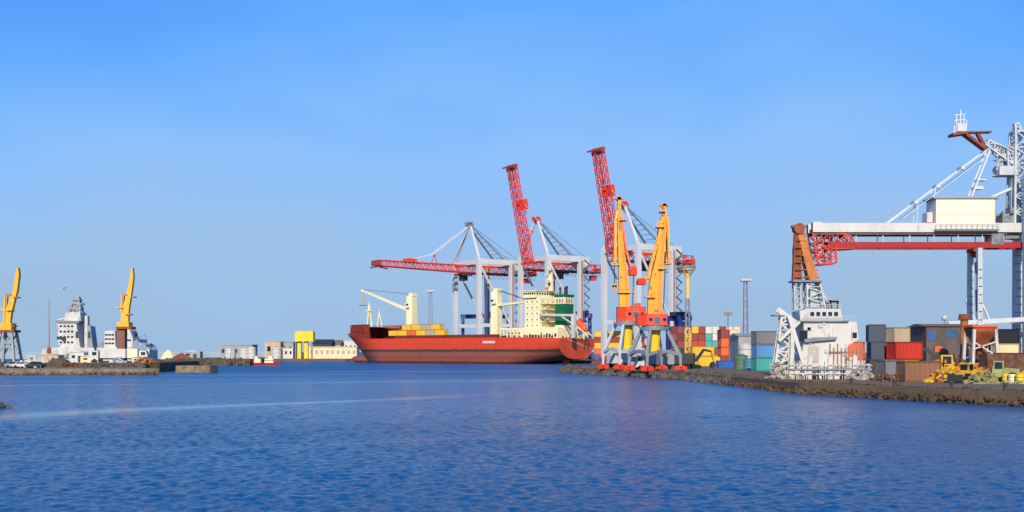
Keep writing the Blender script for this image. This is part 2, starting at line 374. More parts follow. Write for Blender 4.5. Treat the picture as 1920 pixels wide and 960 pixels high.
# ship local axes: +x bow, +y = -SB ... rotation pi-ANG turns +x to HD and +y to (-sin, -cos) = port side
def SH(px, py, port=0.0):
    """ship coordinates of the picture point that lies on the vertical plane at `port` metres off the centre line"""
    o = STERN-SB*port; k = (px-CX)/F
    t = (o.x-k*o.y)/(k*HD.y-HD.x); d = o.y+HD.y*t
    return Vector((t, port, CH-(py-HY)*d/F))
def zdeck(x):
    s = max(0, (x/LEN-.78)/.22); a = max(0, 1-x/(.12*LEN))
    return 11.2+3.2*s**1.6-.5*a
def hull_mat():
    m = bpy.data.materials.new('ship_hull_red'); m.use_nodes = True; t = m.node_tree; N = t.nodes; Lk = t.links; b = N['Principled BSDF']
    b.inputs['Roughness'].default_value = .5
    co = N.new('ShaderNodeTexCoord'); sp = N.new('ShaderNodeSeparateXYZ'); Lk.new(co.outputs['Object'], sp.inputs[0])
    mp = N.new('ShaderNodeMapping'); mp.inputs['Scale'].default_value = (1, 1, .35); Lk.new(co.outputs['Object'], mp.inputs[0])
    n = N.new('ShaderNodeTexNoise'); n.inputs['Scale'].default_value = .5; n.inputs['Detail'].default_value = 8; n.inputs['Roughness'].default_value = .7; Lk.new(mp.outputs[0], n.inputs[0])
    ad = N.new('ShaderNodeMath'); ad.operation = 'MULTIPLY_ADD'; ad.inputs[1].default_value = 1.3
    Lk.new(n.outputs[0], ad.inputs[0]); Lk.new(sp.outputs[2], ad.inputs[2])
    r = N.new('ShaderNodeMapRange'); r.inputs[1].default_value = 0; r.inputs[2].default_value = 16; Lk.new(ad.outputs[0], r.inputs[0])
    cr = N.new('ShaderNodeValToRGB'); e = cr.color_ramp; e.interpolation = 'LINEAR'
    def z(v): return (v+.65)/16
    stops = [(z(-.6), (60, 34, 28)), (z(.4), (110, 48, 30)), (z(1.2), (150, 84, 62)), (z(2.6), (136, 70, 50)), (z(4.5), (146, 84, 62)), (z(5.1), (92, 66, 52)), (z(5.6), (58, 54, 50)), (z(6.1), (66, 58, 52)),
             (z(6.25), (210, 64, 30)), (z(14), (214, 68, 32))]
    e.elements[0].position = stops[0][0]; e.elements[0].color = lin(stops[0][1])+(1,)
    e.elements[1].position = stops[-1][0]; e.elements[1].color = lin(stops[-1][1])+(1,)
    for p, c in stops[1:-1]: q = e.elements.new(p); q.color = lin(c)+(1,)
    Lk.new(r.outputs[0], cr.inputs[0])
    n2 = N.new('ShaderNodeTexNoise'); n2.inputs['Scale'].default_value = .9; n2.inputs['Detail'].default_value = 9; n2.inputs['Roughness'].default_value = .75; Lk.new(mp.outputs[0], n2.inputs[0])
    r2 = N.new('ShaderNodeMapRange'); r2.inputs[1].default_value = .5; r2.inputs[2].default_value = .8; r2.inputs[4].default_value = .5; Lk.new(n2.outputs[0], r2.inputs[0])
    mx = N.new('ShaderNodeMix'); mx.data_type = 'RGBA'; mx.inputs[7].default_value = lin((100, 50, 38))+(1,)
    Lk.new(r2.outputs[0], mx.inputs[0]); Lk.new(cr.outputs[0], mx.inputs[6]); Lk.new(mx.outputs[2], b.inputs['Base Color'])
    # welded plate seams and slight dents between frames
    bk = N.new('ShaderNodeTexBrick'); bk.inputs['Scale'].default_value = 1; bk.inputs['Brick Width'].default_value = 7; bk.inputs['Row Height'].default_value = 2.1; bk.inputs['Mortar Size'].default_value = .09
    cb = N.new('ShaderNodeCombineXYZ'); Lk.new(sp.outputs[0], cb.inputs[0]); Lk.new(sp.outputs[2], cb.inputs[1]); Lk.new(cb.outputs[0], bk.inputs[0])
    n4 = N.new('ShaderNodeTexNoise'); n4.inputs['Scale'].default_value = .7; Lk.new(co.outputs['Object'], n4.inputs[0])
    a4 = N.new('ShaderNodeMath'); a4.operation = 'MULTIPLY_ADD'; a4.inputs[1].default_value = -.5; Lk.new(bk.outputs['Fac'], a4.inputs[0]); Lk.new(n4.outputs[0], a4.inputs[2])
    bp = N.new('ShaderNodeBump'); bp.inputs['Strength'].default_value = .5; bp.inputs['Distance'].default_value = .35; Lk.new(a4.outputs[0], bp.inputs['Height']); Lk.new(bp.outputs[0], b.inputs['Normal'])
    # thin rust runs below the deck edge
    m3 = N.new('ShaderNodeMapping'); m3.inputs['Scale'].default_value = (1.6, .3, .09); Lk.new(co.outputs['Object'], m3.inputs[0])
    n5 = N.new('ShaderNodeTexNoise'); n5.inputs['Scale'].default_value = 1.0; n5.inputs['Detail'].default_value = 5; Lk.new(m3.outputs[0], n5.inputs[0])
    r5 = N.new('ShaderNodeMapRange'); r5.inputs[1].default_value = .58; r5.inputs[2].default_value = .7; r5.inputs[4].default_value = .4; Lk.new(n5.outputs[0], r5.inputs[0])
    m5 = N.new('ShaderNodeMix'); m5.data_type = 'RGBA'; m5.inputs[7].default_value = lin((112, 48, 26))+(1,)
    Lk.new(r5.outputs[0], m5.inputs[0]); Lk.new(mx.outputs[2], m5.inputs[6]); Lk.new(m5.outputs[2], b.inputs['Base Color'])
    return m
def make_hull():
    NS, NV = 60, 22; rings = []
    for i in range(NS+1):
        t = i/NS; x0 = t*LEN
        zd = zdeck(x0); a = max(0, 1-t/.2); s = max(0, (t-.76)/.24)
        zk = -2+4.2*a**.9; n = 6-3.7*a**.7
        ring = []
        half = []
        for j in range(NV+1):
            th = math.pi/2*j/NV
            yy = math.sin(th)**(2/n); zz = zd-(zd-zk)*math.cos(th)**(2/n)
            v = max(0, min(1, zz/zd))
            bd = BEAM/2*(1-.06*a)*max(0, 1-s**2.6)**.75
            bw = BEAM/2*max(0, 1-s**1.15)**.9
            y = yy*(bw+(bd-bw)*v**1.7)
            xs = LEN-13+13*v**1.1
            xb = .76*LEN
            x = x0 if s == 0 else xb+s*(xs-xb)
            if i == 0: x -= .10*max(0, zz-zk)
            half.append((x, y, zz))
        ring = [(x, -y, z) for x, y, z in half[::-1]]+half[1:]
        rings.append(ring)
    mb = MB(); mb.add([(x-.02, y, z) for x, y, z in rings[0]], [tuple(range(len(rings[0])))])
    mb.path([(x-.05, y*1.0, z) for x, y, z in rings[0]], .12, 5)
    mb.build('transom', mat('transom_red', (206, 74, 44), .5, .1, .22, (120, 56, 34), .35, 3), ship)
    mb = MB(); mb.loft(rings, False)
    # bulb below the stem
    bl = []
    for k in range(9):
        u = k/8; r = 2.5*math.sqrt(max(0.004, 1-u**2.4))
        bl.append([(LEN-20+19*u, r*.8*math.cos(2*math.pi*j/12), .9+.7*u+r*math.sin(2*math.pi*j/12)) for j in range(12)])
    mb.loft(bl, True)
    o = mb.build('hull', HULL, ship, True)
    mod = o.modifiers.new('edges', 'EDGE_SPLIT'); mod.split_angle = R(35)
    # deck
    dk = MB(); pr = []
    for r in rings:
        p = r[0]; q = r[-1]; pr.append([(p[0]-(.6 if p[0] > 90 else 0), p[1]*.97, p[2]-1.0), (q[0]-(.6 if q[0] > 90 else 0), q[1]*.97, q[2]-1.0)])
    dk.loft(pr, False); dk.build('deck', M_deck, ship)
HULL = hull_mat(); make_hull()
mb = MB(); mb.box((5.2, 0, .3), (3.0, .7, 3.2)); mb.build('rudder', M_orange, ship)
# deck fittings
rnd = random.Random(5)
for k in range(6):
    x = 41+k*10.6; mb = MB(); mb.box((x, 0, zdeck(x)+.15), (9.6, 18, 2.2))
    for j in range(9): mb.box((x-4.4+j*1.1, 0, zdeck(x)+.2), (.2, 18.4, 2.5))
    mb.build('hatch_cover', M_deck, ship)
mb = MB()
for k in range(44):
    x = 30+k*1.68; z = zdeck(x)
    mb.box((x, 11.3, z+.25), (.22, .2, .9))
mb.box((66, 11.35, zdeck(60)+.65), (74, .1, .12))
mb.build('bulwark_rail', M_deck, ship)
mb = MB(); a = SH(905, 642, BEAM/2+.1); b = SH(928, 642, BEAM/2+.1); mb.bar((a.x, BEAM/2-.02, a.z+.1), (b.x, BEAM/2-.02, a.z+.1), .3, 1.0); mb.build('gangway', M_whites, ship)
mb = MB()
for k in range(30):
    x = 4+k*2.9; mb.box((x, 10.9, zdeck(x)-.1), (.7, .5, rnd.uniform(1.2, 2.2)))
for k in range(8):
    mb.box((.5, -8.5+2.4*k, zdeck(0)-.3), (.5, .5, rnd.uniform(1.4, 2.3)))
build_each(mb, 'mooring_bitt', M_deck, ship)
# painted draught line on the transom: fender ropes
mb = MB()
for o in (0, .9): mb.tube((-1.0, 7.2-o*.7, 10.2-.2*o), (-.75, -10.0, 6.6-o), .08)
build_each(mb, 'mooring_rope', M_cream, ship)
# forecastle breakwater
x0 = SH(730, 632, 0).x; x1 = SH(675, 607, 3).x
mb = MB(); zt = 18.0
def fw(x): s = (x/LEN-.76)/.24; return BEAM/2*max(.02, 1-min(1, s)**2.6)**.75
N_ = 14; lo = []; hi = []
for i in range(N_+1):
    x = x0+(x1-x0)*i/N_; lo.append((x, fw(x)*.96, zdeck(x)-.6)); hi.append((min(x+0+ (2.4 if i == 0 else 0), x1), fw(x)*.94, zt))
for sg in (1, -1):
    A = [(x, y*sg, z) for x, y, z in lo]; B = [(x, y*sg, z) for x, y, z in hi]
    C_ = [(x, (y-.25)*sg, z) for x, y, z in hi]; D = [(x, (y-.25)*sg, z) for x, y, z in lo]
    mb.loft([A, B, C_, D])
    for i in range(0, N_+1): mb.bar((lo[i][0], (lo[i][1]+.12)*sg, lo[i][2]), (hi[i][0], (hi[i][1]+.12)*sg, zt), .22)
    mb.path([(x, (y+.12)*sg, z-.1) for x, y, z in hi], .2)
    mb.path([(p[0], (p[1]+.12)*sg, (p[2]+q[2])/2) for p, q in zip(lo, hi)], .15)
mb.box((x1-.1, 0, (zt+zdeck(x1)-.6)/2), (.3, 2*fw(x1), zt-zdeck(x1)+.6))
mb.build('forecastle_bulwark', mat('forecastle_brown', (130, 44, 30), .7, .2, .4, (66, 30, 24), .5, 3), ship)
mb = MB(); mb.box(((x0+x1)/2+1, 0, zt-.9), (x1-x0-3, 2*fw(x1)-.2, .3)); mb.build('forecastle_deck', M_whites, ship)
for (px, top, w_, nm) in ((692, 570, .5, 'foremast'), (711, 585, .35, 'vent_post')):
    b = SH(px, 606, 0); t = SH(px, top, 0); mb = MB()
    mb.bar((b.x-1.3, -.7, zt-1), (t.x, 0, t.z), w_); mb.bar((b.x+1.3, -.7, zt-1), (t.x, 0, t.z), w_); mb.bar((b.x, 1.2, zt-1), (t.x, 0, t.z), w_)
    mb.box((t.x, 0, t.z-3.4), (2.6, 2.2, .35)) if nm == 'foremast' else None
    mb.tube((t.x, 0, t.z-.5), (t.x, 0, t.z+1.6), .12); mb.build(nm, M_cream, ship)
ap = SH(682, 634, 9); mb = MB(); s__ = min(1, (ap.x/LEN-.76)/.24)
for sg in (1,):
    yb = BEAM/2*max(0, 1-s__**2.6)**.75*.9; mb.bar((ap.x, yb, 9.2), (ap.x, yb+.3, 11.4), .3); mb.bar((ap.x-1, yb-.1, 9.6), (ap.x+1, yb-.1, 9.6), .45); mb.box((ap.x, yb, 11.5), (.9, .8, .5))
mb.build('anchor', M_dark, ship)
# ship cranes
def deck_crane(pxp, top, base, jib_tip, jib_root, side, w_=4.2):
    b = SH(pxp, base, 0); t = SH(pxp, top, 0); mb = MB(); z0 = zdeck(b.x)-1
    mb.bar((b.x, 0, z0), (b.x, 0, t.z-1.0), w_, w_*.9, w_*.86, w_*.8); mb.box((b.x-.2*w_, 0, t.z-.5), (w_*.55, w_*.8, 1.6))
    post = mb.build('deck_crane', M_cream, ship)
    jt = SH(*jib_tip, side); jr = SH(*jib_root, 0); jr.x = b.x+(w_*.5 if jt.x > b.x else -w_*.5)
    mb = MB()
    for o in (-.9, .9): mb.bar((jr.x, o, jr.z), (jt.x, side+o*.5, jt.z), .75, 1.1, .5, .7)
    for k in range(1, 8):
        p = jr.lerp(jt, k/8); mb.bar((p.x, p.y-.9, p.z), (p.x, p.y+.9, p.z), .35)
    mb.box((jt.x, side, jt.z), (1.2, 1.8, 1.2)); mb.build('jib', M_cream, post)
    mb = MB()
    for o in (-1, 0, 1): mb.tube((b.x, o, t.z-.2), (jt.x, side+o*.4, jt.z+.5), .07, .07, 4)
    mb.build('cable', M_cable, post)
    mb = MB(); mb.box((b.x-(.1 if jt.x < b.x else -.1)*w_, -.0+w_*.45+.5, t.z-5.5), (2.0, 1.3, 2.2)); mb.build('operator_cab', M_cream, post)
    mb = MB(); mb.box((b.x+.1, w_*.45+1.16, t.z-5.2), (1.4, .06, 1.0)); mb.build('cab_window', M_glass, post)
    return post, jt
p1, jt = deck_crane(772, 551, 612, (681, 545), (770, 581), 0)
mb = MB(); mb.tube((jt.x, 0, jt.z), (jt.x, 0, jt.z-3.4), .06); mb.box((jt.x, 0, jt.z-4), (.9, .7, 2.2)); mb.tube((jt.x, 0, jt.z-5), (jt.x, 0, jt.z-7), .05); mb.build('hook_block', M_yel, p1)
mb = MB(); mb.bar((jt.x-2.8, 0, jt.z-7.2), (jt.x+2.8, 0, jt.z-7.2), .3); mb.build('spreader_bar', M_dark, p1)
deck_crane(931, 542, 633, (992, 566), (933, 572), 3.5, 4.0)
# accommodation block: tiers in ship coordinates
AY0, AY1 = -6.5, 7.5                                        # starboard and port walls of the block
xa = SH(1012, 600, AY1).x; xf = SH(984, 600, AY1).x       # aft and fore ends
zB = zdeck(20)-1; ym = (AY0+AY1)/2; yw = AY1-AY0; xm = (xa+xf)/2
def ztop(py): return SH(1010, py, 0).z
zt1 = ztop(560)
mb = MB(); mb.box((xm, ym, (zB+zt1)/2), (xf-xa, yw, zt1-zB))
for k in range(1, 7): mb.box((xm, ym, zB+k*(zt1-zB)/7), (xf-xa+.25, yw+.3, .14))
acc = mb.build('accommodation_block', M_cream, ship)
xl0 = SH(1046, 620, 8.4).x
mb = MB(); mb.box(((xl0+xf)/2+.8, 0, zB+2.5), (xf-xl0+1.6, 17.0, 5)); mb.build('lower_deckhouse', M_cream, ship)
xq = SH(938, 620, 8.4).x
mb = MB()
for k in range(7):
    x = xf+1.5+(xq-xf-1.5)*k/6; mb.bar((x, 8.2, zB), (x, 8.2, zB+4.6), .5); mb.bar((x, 2.2, zB), (x, 2.2, zB+4.6), .5)
mb.bar((xf+1, 8.2, zB+4.6), (xq, 8.2, zB+4.6), .8); mb.bar((xf+1, 8.2, zB+2.2), (xq, 8.2, zB+2.0), .25); mb.box(((xf+xq)/2, 4.0, zB+1.6), ((xq-xf)*.7, 3, 3.2)); mb.bar((xf+2, 8.3, zB), (xf+7, 8.3, zB+4.6), .3)
mb.build('hatch_gantry', M_cream, ship)
mb = MB(); rr = random.Random(12)
for k in range(12): mb.box((xl0+1.2+k*(xf-xl0-2)/11, 8.53, zB+1.5+rr.uniform(-.2, .8)), (rr.uniform(.5, 1.3), .1, rr.uniform(.8, 1.7)))
build_each(mb, 'doorway', M_dark, ship)
mb = MB()
for k in range(1, 7):
    z = zB+(k+.35)*(zt1-zB)/7
    for j in range(3): mb.box((xa+1.4+j*(xf-xa-2.8)/2, AY1+.02, z), (.5, .08, .7))
    for j in range(4): mb.box((xa-.03, AY0+2+j*(yw-4)/3, z), (.08, .5, .7))
build_each(mb, 'porthole_window', M_glass, acc)
mb = MB(); mb.box((xm+.6, ym, zt1+1.4), (xf-xa-1.6, yw+2.2, 2.8)); mb.box((xm+.6, ym, zt1+2.95), (xf-xa-.8, yw+3, .3)); br = mb.build('bridge', M_cream, ship)
mb = MB()
for j in range(6): mb.box((xa+1.9+j*(xf-xa-2.6)/5, AY1+1.13, zt1+1.8), (.8, .08, .9))
for j in range(9): mb.box((xa+1.37, AY0+.2+j*(yw-.4)/8, zt1+1.8), (.08, 1.0, .8))
build_each(mb, 'bridge_window', M_glass, br)
for k in range(2, 7):
    z = zB+k*(zt1-zB)/7; mb = MB(); mb.box((xa-1.1, ym, z), (2.2, yw-1, .18))
    mb.path([(xa-2.15, AY0+.5, z+1), (xa-2.15, AY1-.5, z+1)], .06)
    for j in range(8): mb.tube((xa-2.15, AY0+.5+j*(yw-1)/7, z), (xa-2.15, AY0+.5+j*(yw-1)/7, z+1), .05)
    mb.bar((xa-1.1, AY1-1-(k % 2)*5, z-3), (xa-1.1, AY1-6+(k % 2)*5, z), .7, .2)
    mb.build('stair_gallery', M_cream, acc)
# radar mast
b = SH(1030, 552, 1); t = SH(1034, 500, 1); mb = MB()
mb.bar((b.x, 0, zt1+3), (b.x, 0, t.z-2), 2.0, 1.6, 1.2, 1.0); mb.tube((b.x, 0, t.z-2), (b.x, 0, t.z+2.4), .15)
for k in range(4): mb.box((b.x+.8, 0, zt1+5+k*2.6), (1.8, 3.4-.5*k, .25))
for k in range(3): mb.tube((b.x+.8, 1.4-1.2*k, zt1+5+k*2.6), (b.x+.8, 1.4-1.2*k, zt1+8.5+k*2.2), .07)
mast = mb.build('radar_mast', M_cream, ship)
mb = MB(); mb.bar((b.x+.8, -1.9, zt1+9.2), (b.x+.8, 1.9, zt1+9.2), .3); mb.box((b.x, .9, zt1+6), (.9, .9, 1.4)); mb.box((b.x, .5, zt1+11), (.7, .7, 1.2)); mb.build('radar_scanner', M_dark, mast)
mb = MB(); mb.box((b.x+.5, 2.2, zt1+4.1), (1.2, .9, .8)); mb.build('signal_box', M_orange, mast)
# funnel: aft, square, cream with green bands
fx = SH(1058, 600, 1).x; fz = [ztop(612), ztop(594), ztop(587), ztop(569), ztop(554), ztop(551)]
zf = [SH(1058, p, 1).z for p in (624, 610, 588, 570, 556, 552.5)]
def fbox(za, zb, g=0): m_ = MB(); m_.box((fx, 1, (za+zb)/2), (4.9+g, 6.0+g, zb-za)); return m_
fn = fbox(zB+4, zf[4], 0).build('funnel', M_cream, ship)
fbox(zf[1], zf[3], .12).build('green_band', M_green, fn); fbox(zf[4]-.3, zf[5], .5).build('funnel_top', M_green, fn)
mb = MB()
for j in range(3): mb.box((fx-2.5, -.6+j*1.6, zf[4]-1.9), (.1, .9, 1.8)); mb.box((fx-1.4+j*1.4, 4.04, zf[4]-1.9), (.8, .1, 1.8))
build_each(mb, 'louvre', M_rustside, fn)
mb = MB()
for (o, y, h) in ((1.2, 2.2, 2.6), (-.6, 0, 3.2), (-1.8, 2.6, 2.2), (1.5, -1.5, 2.8)): mb = MB(); mb.tube((fx+o, y, zf[5]-.1), (fx+o, y, zf[5]+h), .4, .4, 10); mb.ball((fx+o, y, zf[5]+h), .6, 8, 5); mb.build('exhaust_pipe', M_dark, fn)
# aft stores crane (white beam) and free-fall lifeboat ramp
a = SH(1012, 590, 9.0); b = SH(1075, 591, 9.0); mb = MB()
mb.bar(a, b, .8, .9); mb.bar((b.x, 9, zB+.5), (b.x, 9, b.z+.4), 1.4, 1.2); mb.bar((b.x+6, 9, b.z-.3), (b.x+.2, 9, b.z-3.6), .5)
mb.build('stores_crane', M_whites, ship)
l0 = SH(1083, 603, 0); l1 = SH(1102, 622, 0)
mb = MB()
for o in (-1.3, 1.3):
    mb.bar((l0.x+1.5, o, l0.z-.4), (l1.x-1, o, l1.z-1.6), .35); mb.bar((l0.x+1, o, l0.z-.6), (l0.x+1, o, zB), .4); mb.bar((l1.x+1, o, l1.z-1), (l1.x+1, o, zB), .4)
    mb.bar((l0.x+1, o, zB), (l1.x+1, o, l1.z-1), .25)
mb.build('lifeboat_ramp', M_cream, ship)
mb = MB(); mb.box((5.5, -3, zB+1.2), (2.4, 3, 2.0)); mb.box((4, 6.5, zB+1.0), (1.8, 2.2, 1.6)); mb.box((7.6, 2.2, zB+1.2), (2, 2.4, 2.0)); build_each(mb, 'winch', M_cream, ship)
# lifeboat (a thing of its own)
Mx = ship.matrix_basis if False else Matrix.Translation(STERN) @ Matrix.Rotation(math.pi-ANG, 4, 'Z')
wc = Mx @ ((l0+l1)/2+Vector((.4, 0, .4))); dirv = (Mx.to_3x3() @ (l1-l0)).normalized(); Ll = (l1-l0).length
lb = thing('lifeboat', 'orange enclosed lifeboat tilted on the ramp at the stern of the red cargo ship', 'lifeboat', wc)
a_ = dirv.cross(Vector((0, 0, 1))).normalized(); u_ = a_.cross(dirv).normalized()
rings = []
for k in range(11):
    u = k/10*2-1; r = 1.35*math.sqrt(max(.01, 1-abs(u)**3)); rings.append([dirv*(u*Ll*.5)+a_*r*math.cos(2*math.pi*j/12)+u_*r*1.05*math.sin(2*math.pi*j/12) for j in range(12)])
MB().loft(rings, True).build('hull', M_orange, lb, True)
mb = MB(); c = -dirv*(Ll*.28)+u_*1.5; mb.bar(c-dirv*.8, c+dirv*.8, 1.4, .8); mb.build('conning_cab', M_orange, lb)
mb = MB(); c = -dirv*(Ll*.28)+u_*1.6; mb.bar(c-dirv*.5, c+dirv*.5, 1.46, .3); mb.build('window', M_glass, lb)

# ------------------------------------------------------------------ shipping containers
CC = {'mustard yellow': (228, 178, 48), 'rust brown': (140, 50, 34), 'brick red': (186, 52, 30), 'orange': (220, 96, 40), 'white': (206, 204, 194), 'dark blue': (30, 52, 108), 'bright blue': (36, 92, 170),
      'teal': (70, 160, 150), 'green': (52, 122, 62), 'dark slate': (46, 58, 78), 'brown': (136, 94, 66), 'tan': (178, 158, 124), 'grey': (120, 120, 120), 'cream': (222, 200, 150), 'light blue': (88, 140, 186), 'pale blue': (150, 168, 186), 'black': (36, 34, 36), 'maroon': (92, 36, 36)}
PROTO = {}
def container_meshes(L, cname, near):
    key = (L, cname, near)
    if key in PROTO: return PROTO[key]
    m = mat('container_'+cname.replace(' ', '_'), CC[cname], .5, .1, .2, tuple(int(v*.5+20) for v in CC[cname]), .5, 3)
    mf = mat('container_frame_'+cname.replace(' ', '_'), tuple(int(v*.8) for v in CC[cname]), .5, .1)
    Wd, H = 2.44, 2.59; out = {}
    b = MB(); pitch = .56 if near else 1.2; n = int((L-.3)/pitch)
    for sg in (-1, 1):
        y = sg*(Wd/2-.06); pts = []
        for i in range(n+1):
            xa_ = -L/2+.15+(L-.3)*i/n
            for (q, dy) in ((0, 0), (.3, .0), (.4, -.09), (.9, -.09)):
                if i == n and q > 0: break
                pts.append((xa_+q*(L-.3)/n, y+dy*sg))
        for (p, q) in zip(pts, pts[1:]):
            b.add([(p[0], p[1], .12), (q[0], q[1], .12), (q[0], q[1], H-.1), (p[0], p[1], H-.1)], [(0, 1, 2, 3)])
    b.add([(-L/2+.1, -Wd/2+.1, H-.05), (L/2-.1, -Wd/2+.1, H-.05), (L/2-.1, Wd/2-.1, H-.05), (-L/2+.1, Wd/2-.1, H-.05)], [(0, 1, 2, 3)])
    b.add([(-L/2+.08, -Wd/2+.1, .1), (-L/2+.08, Wd/2-.1, .1), (-L/2+.08, Wd/2-.1, H-.1), (-L/2+.08, -Wd/2+.1, H-.1)], [(0, 3, 2, 1)])
    b.box((0, 0, .16), (L-.3, Wd-.3, .1))
    out['body'] = (b, m)
    f = MB(); t = .15
    for x in (-1, 1):
        for y in (-1, 1): f.box((x*(L/2-t/2), y*(Wd/2-t/2), H/2), (t, t, H))
        for z in (t/2, H-t/2): f.box((x*(L/2-t/2), 0, z), (t*.9, Wd-2*t, t*.95))
    for y in (-1, 1):
        for z in (t/2, H-t/2): f.box((0, y*(Wd/2-t/2), z), (L-2*t, t*.9, t*.95))
    out['frame'] = (f, mf)
    d = MB(); d.box((L/2-.1, 0, H/2), (.06, Wd-.32, H-.3))
    for y in (-.75, -.35, .35, .75): d.tube((L/2-.04, y, .15), (L/2-.04, y, H-.15), .035, .035, 5)
    d.box((L/2-.05, 0, H/2), (.05, .05, H-.3)); out['door'] = (d, m)
    PROTO[key] = {}
    for k, (mbx, mm) in out.items():
        me = bpy.data.meshes.new(k); me.from_pydata(mbx.v, [], mbx.f); me.update()
        bm = bmesh.new(); bm.from_mesh(me); bmesh.ops.recalc_face_normals(bm, faces=bm.faces); bm.to_mesh(me); bm.free()
        me.materials.append(mm); PROTO[key][k] = me
    return PROTO[key]
def container(cname, label, loc, rz, L=6.06, near=False, group=None):
    o = thing('shipping_container', label, 'container', loc, rz, group)
    for k, me in container_meshes(L, cname, near).items():
        c = bpy.data.objects.new(k, me); COL.objects.link(c); c.parent = o
    return o
ORD = ['leftmost', 'second', 'third', 'fourth', 'fifth', 'sixth', 'seventh', 'eighth', 'ninth', 'tenth', 'eleventh', 'twelfth']
TIER = ['bottom tier', 'second tier', 'third tier', 'fourth tier', 'fifth tier', 'sixth tier']
def block(origin, rz, step, cols, where, group, L=6.06, z0=QZ, near=False):
    """cols: for each column a list of colours from the bottom tier up; step = vector between columns"""
    for i, colr in enumerate(cols):
        p = Vector(origin)+Vector(step)*i
        for k, cn in enumerate(colr):
            if cn is None: continue
            container(cn, f'{cn} container, {TIER[k]}, {ORD[i]} column{" from left" if i else ""}, {where}', (p.x+random.uniform(-.06, .06), p.y+random.uniform(-.2, .2), z0+k*2.6), rz, L, near, group)
# on the ship: yellow cargo rows forward
rows = [(731, 755, 630, 'mustard yellow')]
g = 'containers on the deck of the red ship'
zc = zdeck(80)+1.3
def ship_cont(px0, tier, cn, lab, port=7.0, L=6.06):
    a = SH(px0, 620, port); p = Mx @ Vector((a.x-L/2, port, zc+tier*2.6)); container(cn, lab, p, math.pi-ANG, L, False, g)
pxs = [732, 749, 766, 783.5, 801]
nm = ['mustard yellow', 'mustard yellow', 'orange', 'mustard yellow', 'tan', 'mustard yellow']
for i in range(5): ship_cont(pxs[i], 0, nm[i], f'{nm[i]} container on ship deck, {ORD[i]} of the lower row below the deck crane')
ship_cont(819, 0, 'mustard yellow', 'mustard yellow container on ship deck, last at the right of the lower row')
for i, px in enumerate((757, 775, 793, 811)):
    cn = ['mustard yellow', 'mustard yellow', 'tan', 'mustard yellow'][i]
    ship_cont(px, 1, cn, f'{cn} container on ship deck, {ORD[i]} of the upper row below the deck crane')

